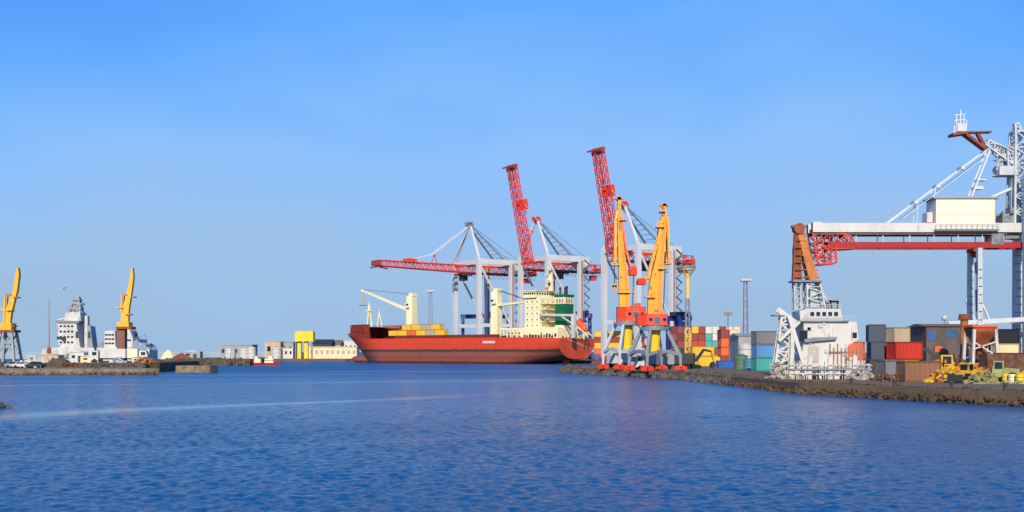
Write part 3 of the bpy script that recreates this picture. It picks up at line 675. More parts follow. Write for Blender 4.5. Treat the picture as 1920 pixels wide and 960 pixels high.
# ------------------------------------------------------------------ ship-to-shore gantry cranes
RZ = R(33)
def sts(label, px_near, d_near, raised, BL=45.5):
    G = 18.4; S2 = 11.3; B0 = 44.0; HT = 47.9
    off = Vector((math.sin(RZ)*S2, -math.cos(RZ)*S2, 0)); p = W(px_near, 0, d_near)-off; p.z = QZ
    t = thing('gantry_crane', label, 'crane', p, RZ, 'tall red and white container gantry cranes')
    # legs: white, with rust coloured inner web plate on landside
    for (x, y) in ((0, -S2), (0, S2), (G, -S2), (G, S2)):
        mb = MB(); mb.bar((x, y, 1.6), (x, y, HT), 2.0, 2.0); lg = mb.build('leg', M_white, t)
        if x == G:
            mb = MB(); mb.box((x+1.02, y, HT/2), (.06, 1.7, HT-3)); mb.box((x+.4, y-1.02, HT/2), (.9, .06, HT-3)); mb.build('web_plate', M_rustside, lg)
        mb = MB()
        for k in (-2.2, 2.2):
            mb.box((x, y+k, 1.15), (1.2, 3.6, .8))
            for q in (-1.1, 1.1): mb.tube((x-.5, y+k+q, .45), (x+.5, y+k+q, .45), .45, .45, 10)
        mb.build('bogie', M_red, t)
    mb = MB()
    for x in (0, G): mb.bar((x, -S2, 3), (x, S2, 3), 1.6, 1.8); mb.bar((x, -S2, HT-1), (x, S2, HT-1), 1.8, 2.2)
    build_each(mb, 'sill_beam', M_white, t)
    mb = MB()
    for y in (-S2, S2):
        mb.bar((0, y, 16.6), (G, y, 16.6), 1.3, 1.7); mb.bar((-.8, y, HT-.8), (G+1, y, HT-.8), 1.5, 2.6)
    build_each(mb, 'portal_beam', M_white, t)
    mb = MB()
    for y in (-S2, S2): mb.tube((1, y, HT-3), (G-1, y, 18), .55, .55, 8)
    build_each(mb, 'diagonal_brace', M_white, t)
    # A-frame mast
    AP = Vector((1.5, 0, 65.4)); mb = MB()
    for y in (-S2, S2): mb.bar((0, y, HT), (AP.x, y*.06, AP.z), 1.3, 1.3, .9, .9)
    build_each(mb, 'mast', M_white, t)
    mb = MB(); mb.box((AP.x, 0, AP.z+.3), (3.2, 3.2, 1.2)); mb.box((AP.x-.5, 0, AP.z+1.2), (2, 4, .5)); 
    for q in (-1.5, 0, 1.5): mb.tube((AP.x+q, 0, AP.z+1), (AP.x+q, 0, AP.z+2.4+q*.3), .12)
    mb.build('masthead', M_red if raised else M_grey, t)
    mb = MB()
    for y in (-1.2, 1.2): mb.bar((AP.x, y, AP.z), (G+1, y*4, HT+.3), .55, .7)
    for k in range(1, 9): q = k/9; mb.bar((AP.x+(G+1-AP.x)*q, -1.2-3.6*q, AP.z+(HT-AP.z)*q), (AP.x+(G+1-AP.x)*q, 1.2+3.6*q, AP.z+(HT-AP.z)*q), .22)
    mb.build('backstay', M_grey, t)
    mb = MB(); mb.tube((AP.x, 0, AP.z+.6), (G+16, 0, B0+3), .09, .09, 4); mb.tube((AP.x, 1, AP.z+.6), (G+10, 1, B0+3), .09, .09, 4); mb.build('cable', M_cable, t)
    # fixed girder
    mb = MB()
    for y in (-2.6, 2.6): mb.lattice((-2.5, y, B0), (G+19.5, y, B0), 1.2, 3.4, 18, .34, .16)
    for k in range(9): x = -2+k*5; mb.bar((x, -3.4, B0-1.8), (x, 3.4, B0-1.8), .3)
    mb.bar((G+19.5, -4, B0-1), (G+19.5, 4, B0-1), 1.2, 2.4); mb.box((G+16, 0, B0-4.5), (3, 2.2, 2.4)); mb.box((G+12, 3.2, B0-3.4), (.25, .25, 4)); mb.box((G+12, 3.2, B0-5.4), (5, 1.8, .2))
    mb.build('girder', M_red, t)
    mb = MB()
    for y in (-3.7, 3.7): mb.bar((-2.5, y, B0-2.0), (G+19, y, B0-2.0), .35, .5)
    for k in range(16):
        xx = 1+k*2.3; mb.path([(xx+2.3*q/6, -4, B0-2.2-2.4*math.sin(math.pi*q/6)) for q in range(7)], .09, 4)
    mb.build('festoon_cable', M_dark, t)
    # boom
    hinge = Vector((-3.0, 0, B0)); an = R(78.3) if raised else R(1.2)
    d = Vector((-math.cos(an), 0, math.sin(an))); up = Vector((math.sin(an), 0, math.cos(an)))
    bm_ = MB()
    for y in (-2.3, 2.3):
        bm_.lattice(hinge+Vector((0, y, 0)), hinge+d*BL+Vector((0, y, 0)), 1.1, 3.4, 22, .32, .15, 1.0, 2.4)
    for k in range(12):
        q = hinge+d*(k*BL/11)-up*1.2; bm_.bar(q+Vector((0, -2.7, 0)), q+Vector((0, 2.7, 0)), .28)
        if k < 11:
            q2 = hinge+d*((k+1)*BL/11)-up*1.2; bm_.bar(q+Vector((0, -2.7*(-1)**k, 0)), q2+Vector((0, 2.7*(-1)**k, 0)), .18)
    boom = bm_.build('boom', M_red, t)
    mb = MB(); e = hinge+d*(BL+.3); mb.bar(e-Vector((0, 3.9, 0)), e+Vector((0, 3.9, 0)), 1.2, 2.4); mb.bar(e-up*2+d*.5-Vector((0, 4.6, 0)), e-up*2+d*.5+Vector((0, 4.6, 0)), .6); mb.bar(e-up*1.6, e-d*6-up*2.4, .5); mb.build('boom_tip', mat('tip_rust', (160, 62, 44), .6, .2), boom)
    mb = MB(); q = hinge+d*(BL*.62)+up*2.2
    mb.bar(q-d*2.4, q+d*2.4, 5.6, 1.6); mb.build('stay_bracket', M_red, boom)
    mb = MB(); mb.bar(hinge+d*(BL*.3)+up*1.7, hinge+d*(BL*.33)+up*6, .35); mb.bar(hinge+d*(BL*.37)+up*1.7, hinge+d*(BL*.33)+up*6, .35); mb.build('stay_strut', M_red, boom)
    mb = MB()
    if raised:
        q0 = hinge+d*(BL*.62)+up*2.6; md = (q0+AP)/2+Vector((2.5, 0, -3))
        for y in (-1.6, 1.6): mb.bar(q0+Vector((0, y, 0)), md+Vector((0, y, 0)), .25); mb.bar(md+Vector((0, y, 0)), AP+Vector((0, y, 0)), .25)
    else:
        for y in (-1.4, 1.4):
            mb.bar(AP+Vector((0, y*.6, 0)), hinge+d*(BL*.36)+up*6+Vector((0, y, 0)), .32, .45); mb.bar(hinge+d*(BL*.36)+up*6+Vector((0, y, 0)), hinge+d*(BL*.62)+up*2.6+Vector((0, y, 0)), .32, .45)
    mb.build('forestay', M_white, t)
    # machinery house, trolley, cab
    mb = MB(); mb.box((G+3.8, -S2+3.6, HT-2.2), (4.5, 6.0, 5.6)); mb.build('machinery_house', M_whites, t)
    tx = -2.0 if not raised else G-4
    mb = MB(); mb.box((tx, 0, B0-2.7), (6, 8, .7)); mb.box((tx, 0, B0-4.4), (3.0, 3.4, 2.6))
    for k in range(5): mb.box((tx-2.4+k*1.2, -3.9, B0-3.2), (.5, .5, 1.2))
    tr = mb.build('trolley', M_dark, t)
    mb = MB(); mb.box((tx+.3, -1.8, B0-4.6), (2.0, .12, 1.3)); mb.build('cab_window', M_glass, tr)
    # zigzag stair tower beside the landside leg
    mb = MB(); x = G+2.6; y = -S2
    for k in range(11):
        z0 = 3+k*4; z1 = z0+4; mb.bar((x, y, z0), (x+3.0, y, z0+2), .9, .16); mb.bar((x+3.0, y, z0+2), (x, y, z1), .9, .16)
        mb.bar((x+3, y, z0+2), (x+3, y, z0+3.2), .1); mb.box((x-.4, y, z0), (1.6, 1.2, .12))
    mb.bar((x-.5, y-.5, 2), (x-.5, y-.5, HT-3), .15); mb.build('stairway', M_grey, t)
    # catwalk handrails on top
    mb = MB()
    for y in (-S2,): 
        for k in range(10): mb.bar((k*2.1, y, HT+.5), (k*2.1, y, HT+1.6), .09)
        mb.bar((0, y, HT+1.6), (G, y, HT+1.6), .1)
    mb.build('handrail', M_grey, t)
    return t
sts('white legged gantry crane with its red lattice boom lowered level over the cargo ship', 898, 525, False)
sts('gantry crane with red boom raised steeply, standing behind the deckhouse of the red ship', 1027, 504, True)
sts('gantry crane with the tallest red raised boom, standing behind the two yellow portal cranes', 1196, 452, True, 43.6)

# ------------------------------------------------------------------ blue yard cranes (rubber tyred)
def yard_crane(label, px0, px1, top, d, rz=0):
    s = d/F; w_ = (px1-px0)*s; p = W((px0+px1)/2, 0, d); p.z = QZ; zt_ = CH-(top-HY)*s-QZ
    t = thing('yard_crane', label, 'crane', p, rz, 'blue yard cranes behind the ship')
    for sg in (-1, 1):
        for y in (-4, 4): mb = MB(); mb.bar((sg*w_/2, y, 1.6), (sg*w_/2, y, zt_-1.5), 1.3, 1.1); mb.build('leg', M_blue, t)
        mb = MB()
        mb.bar((sg*w_/2, -6, 1.6), (sg*w_/2, 6, 1.6), .9)
        mb.build('sill_beam', M_blue, t)
        mb = MB()
        for y in (-5, -3, 3, 5): mb.tube((sg*w_/2-.4, y, .75), (sg*w_/2+.4, y, .75), .75, .75, 12)
        build_each(mb, 'tyre', M_tyre, t)
    mb = MB()
    for y in (-4, 4): mb.bar((-w_/2-1, y, zt_-1), (w_/2+1, y, zt_-1), 1.2, 2)
    build_each(mb, 'girder', M_blue, t)
    mb = MB(); mb.box((w_*.2, 0, zt_+.7), (5, 7, 1.6)); mb.box((-w_*.1, -3, zt_+.4), (2, 2, 1.2)); mb.build('trolley', M_dark, t)
    mb = MB(); mb.box((w_*.2, -2.6, zt_-3.5), (2.2, 2.2, 2.4)); mb.build('operator_cab', M_grey, t)
yard_crane('blue yard crane with long girder seen between the legs of the lowered-boom crane', 868, 952, 590, 590)
yard_crane('blue yard crane standing just right of the green funnel', 1066, 1106, 588, 560)
yard_crane('blue yard crane half hidden beside the light tower', 1262, 1282, 592, 430, .5)

# ------------------------------------------------------------------ terminal containers
G_ = 'stacked containers in the terminal yard'
y_, b_, r_, o_, wt, db, tl, tn, cr_, bl_, gy = 'mustard yellow', 'rust brown', 'brick red', 'orange', 'white', 'dark blue', 'teal', 'tan', 'cream', 'bright blue', 'grey'
p = W(1140, 0, 485)
block((p.x, p.y, 0), 0, (12.5, 0, 0), [[bl_, o_, y_, b_, y_]], 'past the red ship stern', G_, 12.19)
p = W(1121, 0, 500)
block((p.x, p.y, 0), R(90), (2.6, 0, 0), [[b_, b_, b_, b_, b_], ['black', b_, 'maroon', b_, 'maroon']], 'behind the orange lifeboat', G_, 12.19)
p = W(1176, 0, 480)
block((p.x, p.y, 0), R(90), (2.55, 0, 0), [[r_, y_, b_, r_], [y_, y_, b_, y_], [b_, r_, y_], [wt, b_, r_, b_]], 'between the left portal crane legs', G_)
p = W(1262, 0, 400)
cols = [[b_, b_, 'black', b_, 'maroon'], ['maroon', 'black', b_, 'maroon', b_], [y_, r_, tn, y_], [b_, r_, r_, b_, y_][:5], [y_, tl, r_, b_, b_], [y_, r_, tl, tl, wt], [y_, b_, tl, wt, wt], [b_, o_, b_, b_, b_], [b_, r_, 'black', db, wt], [o_, b_, tn, tn, cr_]]
block((p.x, p.y, 0), R(90), (2.5, 0, 0), cols, 'in the wall behind the light tower', G_)
p = W(1356, 0, 330)
block((p.x, p.y, 0), R(90), (2.5, 0, 0), [[b_, o_, o_, b_], ['pale blue', 'pale blue', o_, cr_]], 'left of the hazy grey shed', G_)
# a few behind the ship between its cranes
p = W(872, 0, 600)
block((p.x, p.y, 0), 0, (12.6, 0, 0), [[y_, b_, b_], [b_, y_, b_], [b_, y_, r_]], 'seen under the blue yard crane', G_, 12.19)
p = W(1296, 0, 300)
container('mustard yellow', 'mustard yellow container, left one of the pair on the ground behind the quay rubble', (p.x+2.0, p.y-14, QZ), R(8), 6.06, True, G_)
p = W(1316, 0, 296)
container('mustard yellow', 'mustard yellow container stacked on a pair of yellow boxes left of the grey container', (p.x, p.y, QZ+2.6), R(8), 6.06, True, G_)
container('mustard yellow', 'mustard yellow container at ground level under another yellow one', (p.x, p.y, QZ), R(8), 6.06, True, G_)
p = W(1368, 0, 262); container('bright blue', 'bright blue low container on the ground behind the quay edge', (p.x, p.y, QZ-.9), R(5), 6.06, True, G_)

# ------------------------------------------------------------------ light towers and masts
def light_tower(label, px, top, base_d, kind='lattice', head=1.0):
    d = base_d; p = W(px, 0, d); p.z = QZ; h = CH-(top-HY)*d/F-QZ
    t = thing('light_tower', label, 'light tower', p)
    if kind == 'big':
        a, b_2, c = h*.27, h*.52, h*.95
        mb = MB(); mb.lattice((0, 0, 0), (0, 0, a+3), 1.6, 1.6, 8, .36, .22, 1.4, 1.4); mb.build('lower_column', M_towy, t)
        mb = MB(); mb.lattice((0, 0, a+3), (0, 0, b_2+5), 1.4, 1.4, 7, .28, .16, 1.2, 1.2); mb.build('lattice_column', M_grey, t)
        mb = MB(); mb.bar((0, 0, b_2+5), (0, 0, c), 1.1, 1.1, .9, .9); mb.build('upper_column', M_towy, t)
        mb = MB()
        for k in range(8):
            q = k*math.pi/4; mb.bar((0, 0, c-3), (2.6*math.cos(q), 2.6*math.sin(q), c+.6), .2)
        mb.tube((0, 0, c+.5), (0, 0, c+.8), 2.9, 2.9, 16); mb.build('platform', M_towy, t)
        mb = MB()
        for k in range(10): q = k*math.pi/5; mb.box((2.6*math.cos(q), 2.6*math.sin(q), c+1.6), (.9, .9, .9), q); mb.bar((2.6*math.cos(q), 2.6*math.sin(q), c+.9), (2.6*math.cos(q), 2.6*math.sin(q), c+2.6), .12)
        mb.build('floodlights', M_grey, t)
    else:
        mb = MB()
        if kind == 'lattice': mb.lattice((0, 0, 0), (0, 0, h-1.5), 1.7*head, 1.7*head, 14, .24, .13, 1.1*head, 1.1*head)
        else: mb.tube((0, 0, 0), (0, 0, h-1), .4*head, .22*head, 8)
        mb.build('column', M_grey, t)
        mb = MB(); mb.box((0, 0, h-1.4), (3.4*head, 2.2*head, .25)); mb.bar((0, 0, h-1.4), (0, 0, h+.8), .14); mb.build('platform', M_grey, t)
        mb = MB()
        for k in range(5): mb.box((-1.5*head+k*.75*head, -.9*head, h-.85), (.55*head, .4, .7))
        mb.build('floodlights', M_whites if head >= 1 else M_rustside, t)
light_tower('tall light tower with yellow base, grey lattice middle and round yellow platform', 1289, 500, 396, 'big')
light_tower('short slim light mast rising behind the orange container stack', 1365, 583, 380, 'pole', .8)
light_tower('tall slender light mast standing alone right of the container wall', 1398, 520, 400, 'lattice', 1.0)
light_tower('grey lattice light mast behind the ship between its deck crane and the gantry', 807, 543, 640, 'lattice', 1.4)

# ------------------------------------------------------------------ portal cranes
def poly(pts, cx, s, zb=0): return [((x-cx)*s, CH-(y-HY)*s-zb) for x, y in pts]
def portal_crane(label, cx, d, ztop_px, cabin, trunk, struts, weight, platforms, hook=None, half=3.8, legm=None):
    legm = legm or M_legg
    s = d/F; p = W(cx, 0, d); p.z = QZ
    t = thing('portal_crane', label, 'crane', p, 0, 'yellow portal cranes on the right quay')
    def X(px): return (px-cx)*s
    def Z(py): return CH-(py-HY)*s-QZ
    rz = R(22); ca, sa = math.cos(rz), math.sin(rz)
    def r(x, y, z): return Vector((x*ca-y*sa, x*sa+y*ca, z))
    zr = Z(ztop_px); zk = zr*.36
    for sx in (-1, 1):
        for sy in (-1, 1):
            mb = MB(); mb.bar(r(sx*1.7, sy*1.7, zr), r(sx*half, sy*half, zk), .5, .55, .6, .75); mb.bar(r(sx*half, sy*half, zk+.25), r(sx*half*1.02, sy*half*1.02, 1.0), .6, .75, .45, .5)
            mb.build('leg', legm, t)
            mb = MB()
            for k in (-.75, .75):
                c = r(sx*half*1.02+k, sy*half*1.02, .55); mb.box((c.x, c.y, .62), (1.1, .55, .6), rz)
                for q in (-.3, .3):
                    c2 = r(sx*half*1.02+k+q, sy*half*1.02, .3); v = r(0, .3, 0); mb.tube(c2-v, c2+v, .3, .3, 10)
            c = r(sx*half*1.02, sy*half*1.02, .95); mb.box((c.x, c.y, .98), (1.6, .5, .3), rz)
            mb.build('bogie', M_red, t)
    mb = MB()
    for (a, b) in (((-1, -1), (1, -1)), ((1, -1), (1, 1)), ((1, 1), (-1, 1)), ((-1, 1), (-1, -1))):
        A = Vector((a[0]*half, a[1]*half)); B = Vector((b[0]*half, b[1]*half)); n = 8; prev = None
        for k in range(n+1):
            q = k/n; c = A.lerp(B, q); z = zk+.1+.75*math.sin(math.pi*q); P = r(c.x, c.y, z)
            if prev is not None: mb.bar(prev, P, .45, .6)
            prev = P
    mb.build('portal_arch', legm, t)
    mb = MB(); mb.tube((0, 0, zr-.45), (0, 0, zr+.15), 2.9, 2.9, 24); mb.tube((0, 0, zr+.15), (0, 0, zr+.42), 2.4, 2.4, 24)
    for k in range(16): q = k*math.pi/8; mb.bar((3*math.cos(q), 3*math.sin(q), zr), (3*math.cos(q), 3*math.sin(q), zr+.9), .06)
    mb.build('slewing_ring', M_grey, t)
    mb = MB(); mb.tube((0, 0, zr), (0, 0, zk+1.2), 1.25, 1.0, 16); mb.tube((0, 0, zk+1.2), (0, 0, zk+.5), 1.35, 1.35, 16); mb.build('king_post', M_yel2, t)
    mb = MB()
    for k in range(18): mb.box(r(-half*.3, -half-.2, 1.4+k*(zk/18)), (.9, .25, .06), rz)
    mb.bar(r(-half*.3-.5, -half-.2, 1.2), r(-half*.3-.5, -half-.2, zk+1), .07); mb.bar(r(-half*.3+.5, -half-.2, 1.2), r(-half*.3+.5, -half-.2, zk+1), .07)
    mb.build('ladder', M_grey, t)
    x0, x1, yt, yb = cabin; x0, x1 = X(x0), X(x1); za, zb = Z(yb), Z(yt); dep = 4.2
    mb = MB(); c = .28*(x1-x0); pts = [(x0, -dep*.25), (x0+c, -dep*.5), (x1-.15*c, -dep*.5), (x1, -dep*.3), (x1, dep*.5), (x0, dep*.5)]
    mb.prism(pts, za, zb); mb.prism([(x*1.0, y*1.0) for x, y in pts], zb+.003, zb+.12, 1.03)
    cab = mb.build('machinery_cabin', M_or, t)
    mb = MB(); mb.box((x0+.75*(x1-x0), .4, zb+.55), (1.3, 1.6, .9)); mb.box((x0+.4*(x1-x0), .9, zb+.3), (1.8, 1.2, .5)); mb.build('roof_housing', M_or, cab)
    def disc(px, py, rad, m, nm):
        mb2 = MB(); mb2.tube((X(px), -dep*.5-.08, Z(py)), (X(px), -dep*.5+.05, Z(py)), rad, rad, 14); mb2.build(nm, m, cab)
    for px in (cabin[0]+.42*(cabin[1]-cabin[0]), cabin[0]+.88*(cabin[1]-cabin[0])): disc(px, (cabin[2]+cabin[3])/2-1, .34, M_glass, 'porthole')
    mb = MB(); mb.box((x0+.64*(x1-x0), -dep*.5-.06, (za+zb)/2), (1.25, .1, 1.2)); gr = mb.build('vent_grille', M_grey, cab)
    mb = MB()
    for k in range(5): mb.box((x0+.64*(x1-x0), -dep*.5-.13, (za+zb)/2-.44+.22*k), (1.1, .05, .1))
    mb.build('grille_slat', M_dark, gr)
    mb = MB(); mb.slab([(a, b-QZ) for a, b in poly(trunk, cx, s)], -.95, .95); mst = mb.build('jib', M_yel, t)
    mb = MB()
    (bx, by), (ex, ey) = trunk[0], trunk[-1]
    # hatches, weld bands and ladder on the jib face
    for (px, py, w_, h_) in platforms.get('hatch', []): mb.box((X(px), -1.0, Z(py)), (w_*s, .12, h_*s))
    if mb.v: build_each(mb, 'access_hatch', M_rustside, mst)
    mb = MB(); n_ = len(trunk)//2; left_ = trunk[:n_]; 
    zlo, zhi = Z(trunk[0][1])+.5, Z(platforms['top'][1])-1
    def tx_(z):
        prev = None
        for (qx, qy) in trunk[::-1][:n_+2]:
            if prev is not None and Z(prev[1]) <= z <= Z(qy): u = (z-Z(prev[1]))/max(1e-6, Z(qy)-Z(prev[1])); return X(prev[0])+(X(qx)-X(prev[0]))*u
            prev = (qx, qy)
        return X(trunk[n_][0])
    nk = 40
    for k in range(nk):
        z = zlo+(zhi-zlo)*k/nk; mb.bar((tx_(z)-.28, -1.02, z), (tx_(z)-.72, -1.02, z), .05)
    for o_2 in (-.28, -.72):
        for k in range(nk): z = zlo+(zhi-zlo)*k/nk; z2 = zlo+(zhi-zlo)*(k+1)/nk; mb.bar((tx_(z)+o_2, -1.02, z), (tx_(z2)+o_2, -1.02, z2), .05)
    mb.build('ladder', M_rusto, mst)
    mb = MB()
    for (pa, pb, py) in platforms['deck']:
        mb.box((X((pa+pb)/2), -.25, Z(py)), ((pb-pa)*s, 2.9, .14))
        for k in range(5): mb.bar((X(pa)+(X(pb)-X(pa))*k/4, -1.68, Z(py)), (X(pa)+(X(pb)-X(pa))*k/4, -1.68, Z(py)+1.0), .06)
        mb.bar((X(pa), -1.68, Z(py)+1), (X(pb), -1.68, Z(py)+1), .06)
    build_each(mb, 'platform', M_yel, mst, lambda c: min(range(len(platforms['deck'])), key=lambda i: abs(Z(platforms['deck'][i][2])+.4-c[2])))
    for (a, b, w0, w1, m) in struts:
        mb = MB()
        for y in (-1.15, 1.15): mb.bar((X(a[0]), y*.8, Z(a[1])), (X(b[0]), y, Z(b[1])), .4, w0*s, .4, w1*s)
        n = 6
        for k in range(1, n): q = k/n; P = (X(a[0])+(X(b[0])-X(a[0]))*q, Z(a[1])+(Z(b[1])-Z(a[1]))*q); mb.bar((P[0], -1.1, P[1]), (P[0], 1.1, P[1]), .22)
        mb.build('strut', m, t)
    wx, wy, ww, wh = weight; mb = MB(); mb.prism([(X(wx-ww/2), -1.4), (X(wx+ww/2), -1.4), (X(wx+ww/2), 1.4), (X(wx-ww/2), 1.4)], Z(wy+wh/2), Z(wy-wh*.1), 1.12)
    mb.prism([(X(wx-ww/2*1.12), -1.56), (X(wx+ww/2*1.12), -1.56), (X(wx+ww/2*1.12), 1.56), (X(wx-ww/2*1.12), 1.56)], Z(wy-wh*.1)+.003, Z(wy-wh/2), .7); mb.build('counterweight', M_or, t)
    tx, ty = trunk[len(trunk)//2]
    mb = MB()
    for q in (-.5, .5): mb.tube((X(platforms['top'][0]), -.9, Z(platforms['top'][1])+q*.2), (X(platforms['top'][0]), .9, Z(platforms['top'][1])+q*.2), .45, .45, 12)
    mb.box((X(platforms['top'][0]), 0, Z(platforms['top'][1])), (1.6, 1.2, .3)); mb.build('head_sheave', M_rusto, mst)
    mb = MB()
    for (a, b) in platforms['cable']:
        for y in (-.4, .4): mb.tube((X(a[0]), y, Z(a[1])), (X(b[0]), y, Z(b[1])), .045, .045, 4)
    mb.build('cable', M_cable, t)
    if hook:
        hx, hy, h0 = hook; mb = MB(); mb.box((X(hx), 0, Z(hy)), (1.0, .6, .7)); mb.tube((X(hx)-.35, -.3, Z(hy)+.2), (X(hx)-.35, .3, Z(hy)+.2), .35, .35, 10); mb.tube((X(hx)+.35, -.3, Z(hy)+.2), (X(hx)+.35, .3, Z(hy)+.2), .35, .35, 10)
        mb.path([(X(hx), 0, Z(hy)-.3), (X(hx), 0, Z(hy)-.8), (X(hx)+.25, 0, Z(hy)-1.05), (X(hx)+.4, 0, Z(hy)-.75)], .1, 6); mb.build('hook_block', M_yel, t)
    return t
portal_crane('yellow portal crane with a hook block hanging at its left, left of the pair', 1176, 236, 606, (1157, 1209, 577, 603),
    [(1161, 577), (1159.5, 500), (1158, 440), (1157.5, 410), (1158.5, 376), (1162.5, 376), (1165, 400), (1167, 440), (1171, 480), (1177, 510), (1180, 577)],
    [((1158, 396), (1154, 412), 3, 4, M_yel), ((1154, 410), (1153, 494), 4, 6, M_yel), ((1166, 410), (1173, 470), 3, 3, M_orange), ((1173, 470), (1182, 502), 3, 4, M_orange)], (1186, 508, 13, 17),
    {'deck': [(1147, 1160, 498), (1157, 1190, 549), (1160, 1174, 414)], 'hatch': [(1164, 520, 3, 5), (1166, 545, 3, 3), (1163, 480, 2, 4), (1162, 425, 6, 14)], 'top': (1160.5, 373), 'cable': [((1152, 492), (1152, 532)), ((1188, 515), (1186, 575))]},
    (1152, 538, 498))
portal_crane('yellow portal crane leaning right with clear sky behind its head, right of the pair', 1227, 214, 615, (1194, 1250, 591, 610),
    [(1214, 592), (1215, 548), (1220, 520), (1228, 488), (1236.5, 445), (1241, 410), (1243.5, 388), (1247.5, 388), (1249, 410), (1247, 450), (1243, 495), (1240.5, 545), (1240, 592)],
    [((1241, 408), (1231, 460), 3, 4, M_yel), ((1231, 458), (1213, 524), 4, 8, M_yel), ((1215, 520), (1203, 532), 8, 7, M_yel), ((1251, 408), (1252.5, 492), 5, 7, M_yel)], (1202, 528, 14, 12),
    {'deck': [(1246, 1258, 495), (1208, 1226, 558), (1229, 1243, 427), (1236, 1245, 398), (1232, 1250, 505)], 'hatch': [(1219, 540, 4, 6), (1221, 555, 3, 4), (1228, 515, 3, 4), (1230, 583, 8, 4)], 'top': (1245, 386), 'cable': [((1247, 505), (1244, 580)), ((1245, 388), (1252, 492))]},
    None, 3.6, M_legd)

# ------------------------------------------------------------------ vehicles
def truck(label, loc, rz, cabm, boxm, group=None):
    t = thing('truck', label, 'truck', loc, rz, group)
    mb = MB(); mb.box((-1.2, 0, .95), (6.6, 1.0, .3)); mb.build('chassis', M_dark, t)
    mb = MB(); mb.slab([(2.2, .6), (4.2, .6), (4.25, 1.7), (3.9, 2.9), (2.2, 3.0)], -1.15, 1.15); c = mb.build('cab', cabm, t)
    mb = MB(); mb.slab([(4.28, 1.75), (3.99, 2.75), (3.93, 2.75), (4.2, 1.75)], -1.0, 1.0); mb.box((3.2, -1.16, 2.25), (1.1, .04, .8)); mb.box((3.2, 1.16, 2.25), (1.1, .04, .8)); build_each(mb, 'window', M_glass, c)
    mb = MB(); mb.box((-1.4, 0, 2.3), (6.4, 2.35, 2.3)); mb.build('cargo_box', boxm, t)
    for x in (3.2, -2.2, -3.5):
        for y in (-1, 1): mb = MB(); mb.tube((x, y*.8, .5), (x, y*1.15, .5), .5, .5, 14); mb.build('wheel', M_tyre, t)
    return t
def loader(label, loc, rz, m=None, k=1.0):
    m = m or M_mach; t = thing('wheel_loader', label, 'loader', loc, rz); t.scale = (k, k, k)
    mb = MB(); mb.slab([(-3, .9), (-3, 2.1), (-.9, 2.3), (-.6, 1.4), (1.6, 1.3), (1.6, .8)], -1.1, 1.1); mb.build('body', m, t)
    mb = MB(); mb.slab([(-.8, 1.4), (-.9, 3.3), (.6, 3.3), (.8, 1.4)], -.8, .8); c = mb.build('cab', m, t)
    mb = MB(); mb.box((-.1, -.83, 2.6), (1.1, .05, 1.0)); mb.box((-.1, .83, 2.6), (1.1, .05, 1.0)); mb.box((.72, 0, 2.6), (.05, 1.3, 1.0)); build_each(mb, 'window', M_glass, c)
    for y in (-.7, .7): mb = MB(); mb.bar((1.0, y, 1.6), (3.2, y, .9), .25, .4); mb.build('lift_arm', m, t)
    mb = MB(); mb.slab([(3.1, .2), (4.4, .15), (4.4, .3), (3.4, .5), (3.3, 1.3), (3.1, 1.4)], -1.4, 1.4); mb.build('bucket', M_dark, t)
    for x in (-2, 1.3):
        for y in (-1, 1): mb = MB(); mb.tube((x, y*.85, .8), (x, y*1.4, .8), .8, .8, 16); w_ = mb.build('wheel', M_tyre, t); mb = MB(); mb.tube((x, y*.9, .8), (x, y*1.43, .8), .4, .4, 12); mb.build('rim', m, w_)
    return t
def digger(label, loc, rz, m=None):
    m = m or M_mach; t = thing('excavator', label, 'excavator', loc, rz)
    for y in (-1.1, 1.1): mb = MB(); mb.slab([(-1.9, .3), (-1.5, 0), (1.5, 0), (1.9, .3), (1.5, .85), (-1.5, .85)], y-.3, y+.3); mb.build('track', M_tyre, t)
    mb = MB(); mb.tube((0, 0, .7), (0, 0, 1.1), .8, .8, 14); mb.slab([(-2.2, 1.05), (-2.3, 2.2), (-.2, 2.2), (.2, 1.6), (1.5, 1.5), (1.5, 1.05)], -1.25, 1.25); mb.build('body', m, t)
    mb = MB(); mb.slab([(0, 1.5), (0, 2.95), (1.1, 2.95), (1.5, 1.5)], .25, 1.2); c = mb.build('cab', m, t)
    mb = MB(); mb.slab([(.2, 1.9), (.2, 2.8), (1.0, 2.8), (1.25, 1.9)], .2, .24); mb.box((.6, 1.22, 2.3), (.8, .04, .8)); build_each(mb, 'window', M_glass, c)
    mb = MB(); mb.bar((1.0, -.3, 1.7), (3.0, -.3, 4.2), .4, .6, .4, .5); mb.bar((3.0, -.3, 4.2), (5.0, -.3, 3.8), .4, .5, .35, .4); mb.build('boom', M_dark, t)
    mb = MB(); mb.bar((5.0, -.3, 3.9), (5.6, -.3, 1.4), .35, .45, .3, .3); mb.build('stick', m, t)
    mb = MB(); mb.slab([(5.5, 1.5), (4.9, 1.2), (4.7, .5), (5.2, .2), (5.9, .7)], -.85, .25); mb.build('bucket', M_dark, t)
def G0(px, d, z=QZ): p = W(px, 0, d); p.z = z; return p
truck('white truck parked under the left portal crane', G0(1176, 250), R(20), M_whites, M_whites)
truck('white truck with grey load box parked under the right portal crane', G0(1222, 226), R(200), M_whites, M_grey2)
loader('yellow wheel loader working behind the left portal crane legs', G0(1162, 262), R(30))
digger('dark armed yellow excavator beside the yellow containers', G0(1296, 246), R(20))
truck('truck with orange cab and dark box beside the right portal crane', G0(1262, 238), R(160), M_orange, M_dark)

